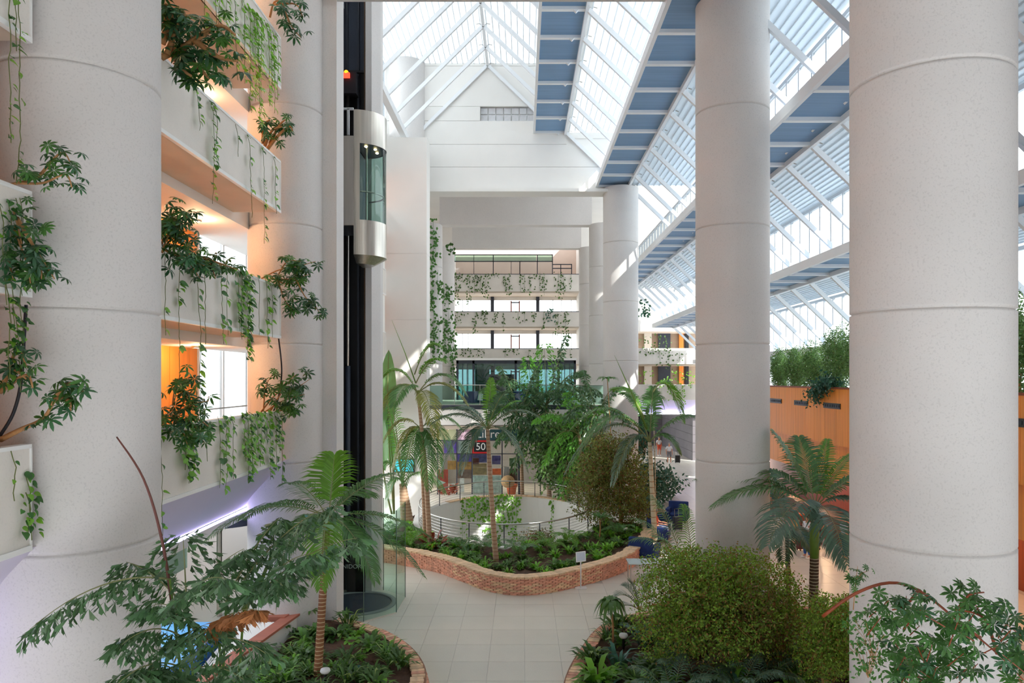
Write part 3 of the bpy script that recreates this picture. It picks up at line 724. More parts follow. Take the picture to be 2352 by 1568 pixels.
hat.polygons.foreach_set('use_smooth', [True]*len(hat.polygons)); inst('brim', hat, t, Matrix.Translation(c) @ Matrix.Rotation(R(55), 4, 'X'))
mb = MB(); mb.lathe(0, 0, [(.178,.0),(.172,.05)], 28); hb = mb.mesh('band'); hb.materials.append(M['ground']); inst('band', hb, t, Matrix.Translation(c) @ Matrix.Rotation(R(55), 4, 'X') @ Matrix.Scale(1.03, 4))
mb = MB(); mb.box(-9, -5.85, TY+.1, TY+.4, 0, 5); mb.build('wall_back', M['plaster'], kind='structure')

# --- lobby beyond on the right: dark stone walls, purple cove
lb = struct('wall_back', (10, 76, 0))
dk = mat('stone_dark', (112, 108, 112), .6, var=(.6, .1))
for j in range(7): mb = MB(); mb.box(5.4, 17.5, 78, 78.3, j*.75+.01, j*.75+.74); mb.build('stone_course', dk, lb)
for j in range(7):
    for i in range(4): mb = MB(); mb.box(14.9, 15.2, 64+i*3.5+.01, 64+(i+1)*3.5-.01, j*.75+.01, j*.75+.74); mb.build('stone_panel', dk, lb)
mb = MB(); mb.box(5.5, 17.4, 78.28, 78.4, 0, 5.3); mb.build('joint_backing', M['black'], lb)
for k, (a, b) in enumerate(((9.3, 10.3), (12.2, 13.6))):
    d = struct('door_%d' % (k+1), (a, 77.9, 0)); mb = MB(); mb.box(a, b, 77.9, 77.98, 0, 4.2); mb.build('leaf', M['black'], d)
tr = struct('trim_4', (10, 62, 4.3))
mb = MB(); mb.box(P(1455,0,BY).x-3, 17.5, BY+.3, 78, zf(918,BY)-.05, zf(918,BY)+.1); mb.build('lobby_soffit', M['lavender'], tr)
mb = MB(); mb.poly([(5.4, BY+.05, zf(918,BY)), (17.5, BY+.05, zf(918,BY)), (17.5, BY+.9, zf(951,BY)), (5.4, BY+.9, zf(951,BY))]); mb.build('sloping_soffit', M['lavender'], tr)
mb = MB(); mb.box(5.4, 17.5, BY+.62, BY+.66, zf(951,BY)+.02, zf(951,BY)+.06); mb.build('light_strip', M['led'], tr)
mb = MB(); mb.box(5.4, 17.5, BY+.5, BY+1.1, zf(951,BY)-.08, zf(951,BY)); mb.build('cove_base', M['white'], tr)
# rooms behind the right far balconies
rm = struct('wall_back', (12, BY+3.8, 6))
brn = mat('room_brown', (176, 158, 140), .7, var=(.8, .12))
mb = MB(); mb.box(5.4, 17.5, BY+3.8, BY+3.9, zf(918,BY), zf(760,BY)); mb.build('plaster_face', brn, rm)
for a, b, c in ((1480, 1497, M['plaster']), (1512, 1540, M['slate']), (1560, 1570, M['wood']), (1574, 1582, M['black'])):
    for (q, r_) in ((757, 801), (838, 884)):
        mb = MB(); mb.box(P(a,0,BY+3.5).x, P(b,0,BY+3.5).x, BY+3.5, BY+3.7, zf(r_,BY+3.5)-.4, zf(q,BY+3.5)); mb.build('pilaster', c, rm)

# --- right side: wood-clad gallery with planters, bar below, outer wall
wr = struct('wall_right', (12.6, 10, 3))
y = 12.0; k = 0
while y < 50:
    mb = MB(); mb.box(12.62, 12.74, y+.004, y+1.08, 4.5, 6.76); mb.build('wood_panel', M['wood'], wr)
    mb = MB(); mb.box(12.95, 13.05, y+.004, y+1.08, 3.0, 4.6); mb.build('wood_panel', M['wood'], wr); y += 1.09
mb = MB(); mb.box(12.58, 12.80, 12, 50, 6.76, 6.83); mb.build('capping', M['bar_wood'], wr)
mb = MB(); mb.box(13.06, 16.2, 12, 50, 4.35, 5.9); mb.build('gallery_slab', M['plaster'], wr)
mb = MB(); mb.box(12.74, 13.5, 12, 50, 5.9, 6.6); mb.build('planter_soil', M['soil'], wr)
mb = MB(); mb.box(16.9, 17.1, 10, 50, 0, 3.2); mb.build('bar_back', M['bar_wood'], wr)
mb = MB(); mb.box(13.06, 17.1, 10, 50, 3.0, 3.1); mb.build('bar_ceiling', M['bar_wood'], wr)
for k, y in enumerate((36.4, 33.1, 29.8, 26.4, 23, 19.7, 18.3)):
    if k == 5: continue
    t = thing('vent_grille', 'black slot vent in the orange wood wall, number %s from the central column' % ('one','two','three','four','five','six','six')[k], 'vent', (12.62, y, 6.0))
    mb = MB(); mb.box(12.585, 12.625, y-.8, y+.8, 5.96, 6.18); mb.build('frame', M['black'], t)
    for q in range(7): mb = MB(); mb.box(12.57, 12.59, y-.72+q*.21, y-.58+q*.21, 6.02, 6.12); mb.build('nozzle', M['dark_metal'], t)
mb = MB(); mb.box(16.0, 16.2, 50, 62, 0, 8.4); mb.build('wall_right', M['plaster'], kind='structure')

for k, y in enumerate((20, 24, 28, 32, 36, 40)):  # added fill lamps that brighten the bar and the floor before it
    t = thing('bar_fill_lamp', ('first', 'second', 'third', 'fourth', 'fifth', 'sixth')[k]+' added warm fill lamp over the bar, counted from the near end', 'lamp', (14.8, y, 3.0))
    mb = MB(); mb.lathe(14.8, y, [(.16, 3.0), (.18, 2.93), (.13, 2.90)], 20); mb.build('bezel', M['steel'], t, True)
    mb = MB(); mb.lathe(14.8, y, [(0, 2.92), (.12, 2.92)], 20); mb.build('lens', M['downlight'], t)
    point(t, (14.8, y, 2.7), 75, (255, 216, 170), .15)
mb = MB(); mb.box(-8.3, -8.1, 41, 63, 5.6, 20.4); mb.build('wall_left', M['plaster'], kind='structure')  # unseen, added to cut side light on the far beams and balconies

# ================================================================ THE LIFT
LX, LY, LR = -5.15, 23.15, .84
sf = thing('lift_shaft', 'tall black lift shaft with a steel guide rail behind the concrete fin', 'lift shaft', (LX, 24.9, 0))
mb = MB(); mb.box(-6.3, -5.2, 24.9, 25.1, 0, 21.9); mb.build('back_panel', M['black'], sf)
mb = MB(); mb.box(-6.3, -5.2, 24.85, 24.9, zf(165,24.9), 21.9); mb.build('slate_panel', M['slate'], sf)
mb = MB(); mb.box(-6.35, -6.25, 21.3, 24.9, 0, 22); mb.build('side_panel', M['black'], sf)
mb = MB(); mb.box(-5.30, -5.26, 24.5, 24.9, 0, 21.6); mb.build('edge_angle', mat('rusty_steel', (112, 84, 58), .6, var=(2, .25)), sf)
for x in (-5.93, -5.55):
    mb = MB(); mb.box(x-.03, x+.03, 24.7, 24.84, 0, 21.5); mb.build('guide_rail', M['dark_metal'], sf)
mb = MB(); mb.tube([(P(799,0,24.5).x, 24.5, .6), (P(799,0,24.5).x, 24.5, zf(205,24.5))], .05, 10); mb.build('piston', M['steel'], sf, True)
mb = MB(); mb.tube([(P(799,0,24.5).x, 24.5, .3), (P(799,0,24.5).x, 24.5, zf(840,24.5))], .09, 10); mb.build('piston_sleeve', M['slate'], sf, True)
hd = MB(); a, b = P(778, 214, 24.3), P(818, 165, 24.3); hd.box(a.x, b.x, 24.3, 24.7, a.z, b.z); hd.build('machine_head', M['cable'], sf)
mb = MB(); a, b = P(775, 168, 24.6), P(836, 163, 24.6); mb.box(a.x-.3, b.x, 24.55, 24.65, a.z, b.z); mb.build('crossbar', M['black'], sf)
mb = MB(); a, b = P(788, 178, 24.25), P(803, 167, 24.25); mb.box(a.x, b.x, 24.22, 24.3, a.z, b.z); dsp = mb.build('indicator', M['red_light'], sf); dsp['label'] = 'glowing red indicator'
mb = MB(); c = P(795, 166, 24.26); mb.ball(c, .075, .05, .075, 12, 8); mb.build('amber_beacon', M['amber_light'], sf, True)
mb = MB(); mb.bar(P(776,250,23.9), P(812,250,23.9), .07, .07); mb.build('crossbar', M['white_metal'], sf)
mb = MB(); mb.bar((P(800,0,23.9).x, 23.9, zf(310,23.9)), (P(800,0,23.9).x, 23.9, zf(250,23.9)), .07, .07); mb.build('hanger', M['white_metal'], sf)
mb = MB(); x0_, x1_ = P(838,0,24.5).x, P(869,0,24.5).x
mb.prism([(x0_, 24.5), (lerp(x0_, x1_, .5), 24.5), (x1_, 24.9), (x1_, 25.3), (x0_, 25.3)], 0, 22.5)
tag(mb.build('shaft_pillar', M['concrete'], base=(x0_, 24.5, 0)), 'slim pale concrete pillar along the right side of the dark lift shaft', 'pillar')
mb = MB(); mb.poly([(-6.3, 24.0, 22.2), (-4.9, 24.0, 21.4), (-4.9, 24.9, 21.4), (-6.3, 24.9, 22.2)]); mb.box(-6.3, -4.5, 24.0, 25.3, 22.2, 22.5); mb.build('shaft_head', M['plaster'], sf)
mb = MB(); lt = text_mesh('BENIDORM', .2, .004); lt.materials.append(M['white'])
a, b = P(772, 1420, 23.0), P(836, 1215, 23.0)
mb.box(a.x, -5.25, 24.40, 24.43, .0, b.z); mb.build('black_glass_screen', M['black'], sf)
o = inst('lettering', lt, sf, Matrix.Translation(V((P(806,0,24.38).x, 24.38, zf(1301,24.38)))) @ Matrix.Rotation(R(90), 4, 'X')); o['label'] = 'white lettering BENIDORM'
# cabin: half-round, curved side towards the hall
cb = thing('lift_cabin', 'half-round panoramic lift cabin of brushed steel and curved glass', 'lift', (LX, LY, zf(595,22.3)))
zz = [zf(600, 22.28), zf(503, 22.28), zf(327, 22.28), zf(250, 22.28)]
h0, h1 = -math.pi/2, math.pi/2
def half(z0_, z1_, r, nm, m, cap=False):
    mb = MB(); mb.lathe(LX, LY, ([(0, z0_)] if cap else [])+[(r, z0_), (r, z1_)]+([(0, z1_)] if cap else []), 40, h0, h1); return mb.build(nm, m, cb, True)
mb = MB(); mb.lathe(LX, LY, [(0, zz[0]), (LR*.55, zz[0]), (LR, zz[0]+.22), (LR, zz[1])], 40, h0, h1); mb.poly([(LX, LY-LR, zz[1]), (LX, LY+LR, zz[1]), (LX, LY+LR, zz[0]+.2), (LX, LY-LR, zz[0]+.2)]); mb.build('lower_skirt', M['steel'], cb)
half(zz[2], zz[3], LR, 'upper_skirt', M['steel'])
mb = MB(); mb.lathe(LX, LY, [(0, zz[2]+.02), (LR-.01, zz[2]+.02)], 40, h0, h1); mb.build('cabin_ceiling', M['slate'], cb)
mb = MB(); mb.lathe(LX, LY, [(0, zz[1]), (LR-.01, zz[1])], 40, h0, h1); mb.build('cabin_floor', M['slate'], cb)
half(zz[1], zz[2], LR-.015, 'curved_glass', M['glass_g'])
mb = MB(); a = -math.pi/2; mb.lathe(LX, LY, [(LR+.002, zz[1]), (LR+.002, zz[2])], 6, h0, h0+.22); mb.build('corner_plate', M['steel'], cb)
mb = MB(); mb.tube([(LX+(LR-.1)*math.cos(t_), LY+(LR-.1)*math.sin(t_), lerp(zz[1], zz[2], .38)) for t_ in [h0+.2+(h1-h0-.4)*k/24 for k in range(25)]], .025, 6); mb.build('handrail', M['rail'], cb, True)
mb = MB(); mb.box(LX-.52, LX-.0, 22.28, 22.36, zf(517,22.3), zf(312,22.3)); mb.build('side_cladding', mat('cabin_grey', (176, 168, 160), .6, var=(1.5, .1), stretch=(4, 4, .3)), cb)
mb = MB(); mb.box(LX-.75, LX-.02, 22.38, 24.2, zf(517,22.3)+.05, zz[2]); mb.build('rear_box', M['slate'], cb)
for k in range(3):
    mb = MB(); a = -1.0+.7*k; mb.ball((LX+.55*math.cos(a), LY+.55*math.sin(a), zz[2]), .05, .05, .025, 10, 6); mb.build('spotlight', M['downlight'], cb)
mb = MB(); mb.tube([(LX+.3, LY-.4, zz[1]), (LX+.3, LY-.4, zz[2])], .03, 8); mb.build('cabin_post', M['steel'], cb)
# glass enclosure round the landing pit
en = thing('lift_enclosure', 'low angular green-glass enclosure around the foot of the lift', 'glass screen', (LX, LY, 0))
pl = [(-6.0,21.55), (-4.68,21.55), (-3.86,22.4), (-3.84,23.95), (-4.7,24.75)]
for a, b in zip(pl, pl[1:]):
    a = V((*a, 0)); b = V((*b, 0)); d = (b-a).normalized(); mb = MB(); mb.bar(a+d*.01+V((0,0,1.6)), b-d*.01+V((0,0,1.6)), .014, 3.1); mb.build('pane', M['glass_e'], en)
for a in pl[1:]: mb = MB(); mb.tube([(a[0], a[1], .03), (a[0], a[1], 3.15)], .014, 6); mb.build('corner_joint', mat('joint_green', (96, 120, 108), .4), en)
mb = MB(); mb.prism([(p[0]+.0, p[1]) for p in pl]+[(-6.0, 24.75)], .0, .035); mb.build('base_plate', M['tile'], en)
mb = MB(); mb.lathe(LX-.15, LY+.1, [(1.28, .036), (1.28, .07), (1.12, .07), (1.12, .04)], 56); mb.build('ring_curb', mat('ring_grey', (150, 152, 152), .5), en, True)
mb = MB(); mb.lathe(LX-.15, LY+.1, [(0, .042), (1.12, .042)], 56); mb.build('pit_cover', M['slate'], en)

# ================================================================ BRICK WALLS AND PLANTERS
def tang(pts, i): return (pts[min(i+1, len(pts)-1)]-pts[max(i-1, 0)]).normalized()
bricks_me = {}
def brick_mesh(key, l, w, h, m):
    if key in bricks_me: return bricks_me[key]
    mb = MB(); c = .012; l2, w2, h2 = l/2, w/2, h/2
    mb.prism([(-l2+c,-w2),(l2-c,-w2),(l2,-w2+c),(l2,w2-c),(l2-c,w2),(-l2+c,w2),(-l2,w2-c),(-l2,-w2+c)], -h2, h2)
    me = mb.mesh('brick'); me.materials.append(m); bricks_me[key] = me; return me
bw_ = thing('brick_wall', 'long winding low brick wall around the central planting bed', 'brick wall', (0, 27, 0))
CH = .055; NC = 10
mid = min(range(len(wall_path)), key=lambda i: (wall_path[i]-V((0, 24.2, 0))).length)
core = MB()
for sgn in (1,):
    for a, b, i in zip(wall_path, wall_path[1:], range(999)):
        ta, tb = tang(wall_path, i), tang(wall_path, i+1)
        na, nb = V((-ta.y, ta.x, 0)), V((-tb.y, tb.x, 0))
        p = [a+na*.05, b+nb*.05, b+nb*.40, a+na*.40]
        core.prism([(q.x, q.y) for q in p], 0, NC*CH)
core.build('mortar_core', M['mortar'], bw_)
rest = MB(); nb_ = 0; rr = random.Random(5)
for c in range(NC):
    pts = wall_path; off = .5*(c % 2)
    for i in range(len(pts)-2):
        t = off; p = pts[i].lerp(pts[i+1], t); T = tang(pts, i).lerp(tang(pts, i+1), t).normalized(); N_ = V((-T.y, T.x, 0))
        pr_ = rr.uniform(-.018, .012); ctr = p+N_*(.06+pr_)+V((0, 0, CH*(c+.5)))
        near = abs(i-mid) < 14
        if near and nb_ < 245:
            nb_ += 1
            me = brick_mesh('f%d' % rr.randint(0, 1), .236, .12, CH-.006, M['brick_a']) if rr.random() < .6 else brick_mesh('g', .232, .12, CH-.006, M['brick_b'])
            inst('brick', me, bw_, frame(ctr, N_, V((0,0,1))))
        else: rest.obox(ctr, T*.117, N_*.06, V((0,0,CH/2-.003)))
rest.build('farther_bricks', M['brick_a'], bw_, kind='stuff')
for i in range(0, len(wall_path)-1):
    p = wall_path[i]; T = tang(wall_path, i); N_ = V((-T.y, T.x, 0))
    me = brick_mesh('c%d' % (i % 2), .235, .46, .06, M['brick_b'] if rr.random() < .65 else M['brick_a'])
    inst('coping_brick', brick_mesh('cb' if rr.random() < .6 else 'ca', .238, .46, .06, M['brick_b'] if rr.random() < 2 else M['brick_a']), bw_, frame(p+N_*(.2+rr.uniform(-.05, .03))+V((0,0,NC*CH+.03)), N_, V((0,0,1))))
# planting bed between wall and light well
def soilmesh(rows, name, label, amp=.05):
    mb = MB(); n = len(rows[0]); rs = random.Random(3)
    for r in rows:
        for p in r: mb.v.append((p.x, p.y, p.z+rs.uniform(-amp, amp)))
    for j in range(len(rows)-1):
        for i in range(n-1): mb.f.append((j*n+i, j*n+i+1, (j+1)*n+i+1, (j+1)*n+i))
    c = rows[0][0]
    return tag(mb.build(name, M['soil'], base=(c.x, c.y, 0), smooth=True), label, 'soil')
outer = wall_path[::1]; rows = []
for j in range(9):
    t = j/8; row = []
    for i, p in enumerate(outer):
        T = tang(outer, i); N_ = V((-T.y, T.x, 0)); a = math.pi+math.pi*i/(len(outer)-1); q = ell(a, .27)
        s_ = p+N_*.38; r_ = s_.lerp(V((q.x, q.y, 0)), t); r_.z = .44-.1*t+.06*math.sin(i*.7+j); row.append(r_)
    rows.append(row)
soilmesh(rows, 'planting_bed', 'brown soil bed behind the winding brick wall')
# foreground planters with brick rims
def rim(pts, side, label, nm='planter_rim'):
    t = thing(nm, label, 'planter', (pts[len(pts)//2].x, pts[len(pts)//2].y, 0))
    core = MB(); n = 0
    for i in range(len(pts)-1):
        a, b = pts[i], pts[i+1]; ta, tb = tang(pts, i), tang(pts, i+1); na, nb = V((-ta.y, ta.x, 0))*side, V((-tb.y, tb.x, 0))*side
        q = [a+na*.04, b+nb*.04, b+nb*.36, a+na*.36]
        if side < 0: q = q[::-1]
        core.prism([(x.x, x.y) for x in q], 0, .40)
    core.build('mortar_core', M['mortar'], t)
    for i in range(len(pts)-1):
        p = (pts[i]+pts[i+1])/2; T = tang(pts, i); N_ = V((-T.y, T.x, 0))*side
        z = .415+rr.uniform(-.006, .006)
        inst('coping_brick', brick_mesh('ra' if rr.random() < .5 else 'rb', .135, .30, .05, M['brick_a' if rr.random() < 2 and len(bricks_me) % 2 else 'brick_b']), t, frame(p+N_*(.24+rr.uniform(-.02, .02))+V((0,0,z)), N_, V((0,0,1))))
        if i % 2 == 0:
            for c in range(3):
                if n > 280: break
                n += 1
                ctr = p+N_*(.03-.0*c+.035*c)+T*(.15*(c % 2))+V((0,0,.065+.13*c))
                inst('brick', brick_mesh('rs%d' % (c % 2), .30, .12, .12, M['brick_a'] if c % 2 else M['brick_b']), t, frame(ctr, N_, V((0,0,1))))
    return t
rim(curb_a, -1, 'curved brick planter rim in the lower middle beside the lift')
rim(curb_b, 1, 'curved brick planter rim right of the pale walkway')
def bed(pts, side, far, nm, label):
    rows = []
    for j in range(12):
        t = j/11; row = []
        for i, p in enumerate(pts):
            T = tang(pts, i); N_ = V((-T.y, T.x, 0))*side; s_ = p+N_*.3
            f_ = V((far(s_).x, far(s_).y, 0)); r_ = s_.lerp(f_, t); r_.z = .36+.10*math.sin(t*3.1)+.04*math.sin(i*.6+j*1.3); row.append(r_)
        rows.append(row)
    return soilmesh(rows if side > 0 else [r[::-1] for r in rows], nm, label, .035)
bed(curb_a, -1, lambda s: V((-6.15+.0*s.y, min(s.y, 20.0), 0)), 'planting_bed', 'dark soil bed in the lower left planter')
bed(curb_b, 1, lambda s: V((9.3, min(s.y, 20.8)-.2, 0)), 'planting_bed', 'dark soil bed in the lower right planter')

# ramp wall with terracotta coping, blue seating behind it
rw = thing('ramp_wall', 'white ramp wall with terracotta coping left of the lower planter', 'wall', (-6.1, 17, 0))
a0, a1 = V((-6.05, 20.2, 0)), V((-7.0, 13.5, 0))
mb = MB(); d = (a1-a0).normalized(); s_ = V((-d.y, d.x, 0)); mb.bar(a0+V((0,0,.42)), a1+V((0,0,.42)), .22, .84); mb.build('plaster_face', M['plaster'], rw)
mb = MB(); mb.bar(a0+V((0,0,.87)), a1+V((0,0,.87)), .34, .06); mb.build('terracotta_coping', M['terracotta'], rw)
mb = MB(); mb.prism([(-6.0, 20.6), (-7.2, 20.6), (-6.9, 19.2), (-6.25, 19.2)][::-1], .0, .93); mb.build('landing', M['terracotta'], rw)
mb = MB(); mb.poly([(-7.3, 18.9, .9), (-7.3, 13.5, .25), (-6.95, 13.5, .25), (-6.2, 18.9, .9)]); mb.build('ramp', M['plaster'], rw)
bl = thing('blue_counter', 'sky-blue topped counter with glossy blue drape behind the fishtail palm', 'counter', (-8.2, 15.5, 0))
mb = MB(); mb.prism([(-7.5, 13.2), (-7.5, 18.6), (-10.2, 18.6), (-10.2, 13.2)], .95, 1.0); mb.build('top', M['sky_vinyl'], bl)
mb = MB(); k_ = 40
for i in range(k_):
    y0_, y1_ = lerp(13.2, 18.6, i/k_), lerp(13.2, 18.6, (i+1)/k_)
    o0, o1 = .07*math.sin(i*1.3)+.03*math.sin(i*2.9), .07*math.sin((i+1)*1.3)+.03*math.sin((i+1)*2.9)
    mb.poly([(-7.48+o0*.4, y0_, .96), (-7.40+o0, y0_, .05), (-7.40+o1, y1_, .05), (-7.48+o1*.4, y1_, .96)])
mb.build('drape', M['blue_vinyl'], bl, True)
mb = MB(); mb.lathe(-9.2, 22.2, [(1.5, 2.9), (1.5, 3.2), (1.42, 3.25), (0, 3.25)], 40); tag(mb.build('round_canopy', M['slate'], base=(-9.2, 22.2, 2.9), smooth=True), 'dark curved canopy edge under the lit soffit at the left', 'canopy')
mb = MB(); mb.tube([(-9.2, 22.2, 0), (-9.2, 22.2, 2.9)], .08, 10); tag(mb.build('canopy_post', M['steel'], base=(-9.2, 22.2, 0)), 'slim steel post carrying the dark curved canopy', 'post')
gp = struct('window_12', (-8.6, 17, 0))
for i in range(5):
    mb = MB(); mb.box(-11.0, -10.98, 14+i*2, 15.96+i*2, 1.0, 3.2); mb.build('pane', M['glass_g'], gp)
    mb = MB(); mb.box(-11.03, -10.95, 13.96+i*2, 14.0+i*2, 0, 3.25); mb.build('mullion', M['white_metal'], gp)

# ================================================================ FURNITURE ON THE FLOOR
p = G(1334, 1350)
st = thing('info_stand', 'slim white floor stand with a tilted info panel before the brick wall', 'sign stand', (p.x, p.y, 0))
mb = MB(); mb.prism([(p.x-.2, p.y-.14), (p.x+.2, p.y-.14), (p.x+.2, p.y+.16), (p.x-.2, p.y+.16)], 0, .02); mb.build('foot_plate', M['white'], st)
mb = MB(); mb.tube([(p.x, p.y, .02), (p.x, p.y, .95)], .022, 10); mb.build('pole', M['white'], st, True)
mb = MB(); mb.obox((p.x, p.y-.02, 1.08), V((.17, 0, .02)), V((0, .10, .15)), V((0, .012, -.008))); mb.build('panel', M['white'], st)
mb = MB(); mb.obox((p.x, p.y-.035, 1.09), V((.14, 0, .016)), V((0, .08, .12)), V((0, .002, -.0013))); mb.build('sheet', mat('sheet_grey', (205, 212, 222), .5, var=(9, .05)), st)
p = G(1470, 1330); p.x += .3
tb = thing('low_table', 'low pale glass-topped table beside the brick wall', 'table', (p.x, p.y, 0))
mb = MB(); mb.prism([(p.x-.75, p.y-.4), (p.x+.75, p.y-.4), (p.x+.75, p.y+.4), (p.x-.75, p.y+.4)], .62, .65); mb.build('top', mat('pale_glass_top', (214, 228, 230), .12), tb)
for sx in (-1, 1):
    for sy in (-1, 1): mb = MB(); mb.tube([(p.x+sx*.68, p.y+sy*.34, 0), (p.x+sx*.68, p.y+sy*.34, .62)], .022, 8); mb.build('leg', M['rail'], tb)
def armchair(x, y, rz, label):
    t = thing('armchair', label, 'armchair', (x, y, 0)); m4 = Matrix.Translation((x, y, 0)) @ Matrix.Rotation(rz, 4, 'Z')
    def part(nm, bx_, bev=.06):
        mb = MB(); x0_, x1_, y0_, y1_, z0_, z1_ = bx_; c = bev
        mb.prism([(x0_+c,y0_),(x1_-c,y0_),(x1_,y0_+c),(x1_,y1_-c),(x1_-c,y1_),(x0_+c,y1_),(x0_,y1_-c),(x0_,y0_+c)], z0_, z1_)
        me = mb.mesh(nm); me.materials.append(M['navy']); o = inst(nm, me, t, m4)
        bv = o.modifiers.new('bevel', 'BEVEL'); bv.width = .04; bv.segments = 2
    part('seat_base', (-.45, .45, -.42, .40, .10, .32)); part('seat_cushion', (-.33, .33, -.44, .28, .325, .46))
    part('armrest', (-.56, -.35, -.42, .42, .12, .66)); part('armrest', (.35, .56, -.42, .42, .12, .66)); part('backrest', (-.5, .5, .28, .50, .12, .95))
    for sx in (-.42, .42):
        for sy in (-.34, .36):
            mb = MB(); mb.tube([(sx, sy, 0), (sx, sy, .11)], .025, 8); me = mb.mesh('foot'); me.materials.append(M['black']); inst('foot', me, t, m4)
    return t
ac = [(P(1515,0,32.5).x, 32.5, R(70), 'navy blue armchair nearest the brick wall, holding the person in a coral top'), (P(1512,0,35.6).x, 35.6, R(65), 'navy blue armchair behind, holding the bald man'),
      (P(1556,0,36.8).x, 36.8, R(-20), 'empty navy armchair behind the upright suitcase'), (P(1480,0,29.0).x, 29.0, R(150), 'navy armchair tucked behind the low pale table')]
for a in ac: armchair(*a)
def suitcase(x, y, rz, m, label):
    t = thing('suitcase', label, 'suitcase', (x, y, 0)); m4 = Matrix.Translation((x, y, 0)) @ Matrix.Rotation(rz, 4, 'Z')
    def add(nm, mb, mm): me = mb.mesh(nm); me.materials.append(mm); return inst(nm, me, t, m4)
    o = add('shell', MB().box(-.22, .22, -.13, .13, .06, .66), m); bv = o.modifiers.new('bevel', 'BEVEL'); bv.width = .05; bv.segments = 3
    for sx in (-.1, .1): add('handle_tube', MB().tube([(sx, .1, .64), (sx, .1, 1.0)], .012, 6), M['rail'])
    add('grip', MB().bar((-.12, .1, 1.0), (.12, .1, 1.0), .03, .03), M['black'])
    for sx in (-.17, .17):
        for sy in (-.09, .09): add('wheel', MB().ball((sx, sy, .035), .02, .035, .035, 10, 6), M['black'])
    return t
suitcase(P(1556,0,34.6).x, 34.6, R(15), M['dark_metal'], 'dark upright suitcase with a silver frame beside the armchairs')
suitcase(P(1556,0,62).x, 62.0, R(0), M['black'], 'black trolley case pulled by the person far off in the lobby')
suitcase(P(1842,0,30.6).x, 30.6, R(20), mat('maroon_case', (92, 28, 30), .5), 'black and red suitcase beside the person in jeans')
mb = MB(); mb.box(13.6, 14.1, 26, 44, 0, 1.1); tag(mb.build('bar_counter', M['bar_wood'], base=(13.8, 35, 0)), 'long reddish wooden bar counter under the orange gallery', 'counter')
for k, y in enumerate((29.0, 31.5, 34.5)):
    t = thing('bar_stool', ('nearest', 'middle', 'farthest')[k]+' wooden bar stool with an orange seat at the bar', 'stool', (13.1, y, 0))
    mb = MB(); mb.lathe(13.1, y, [(0, .74), (.19, .74), (.2, .78), (.17, .82), (0, .82)], 18); mb.build('seat', mat('orange_seat', (216, 100, 36), .5) if k == 0 else bpy.data.materials['orange_seat'], t, True)
    for q in range(4):
        a = R(45+90*q); mb = MB(); mb.tube([(13.1+.12*math.cos(a), y+.12*math.sin(a), .74), (13.1+.22*math.cos(a), y+.22*math.sin(a), 0)], .018, 6); mb.build('leg', M['bar_wood'], t)
def globe(px, py, z, label):
    p = G(px, py, z); t = thing('garden_light', label, 'light', (p.x, p.y, z))
    mb = MB(); mb.tube([(p.x, p.y, z), (p.x, p.y, z+.3)], .03, 8); mb.build('spike', M['black'], t)
    mb = MB(); mb.lathe(p.x, p.y, [(0, z+.40), (.10, z+.38), (.115, z+.33), (.08, z+.28), (0, z+.28)], 20); mb.build('lens', M['white'], t, True)
globe(747, 1575, .42, 'white disc garden spotlight by the slender palm trunk')
globe(1436, 1232, .42, 'white round garden light under the fig tree at the brick wall')
globe(1432, 1490, .42, 'white round garden light in the right planter behind the dracaena')

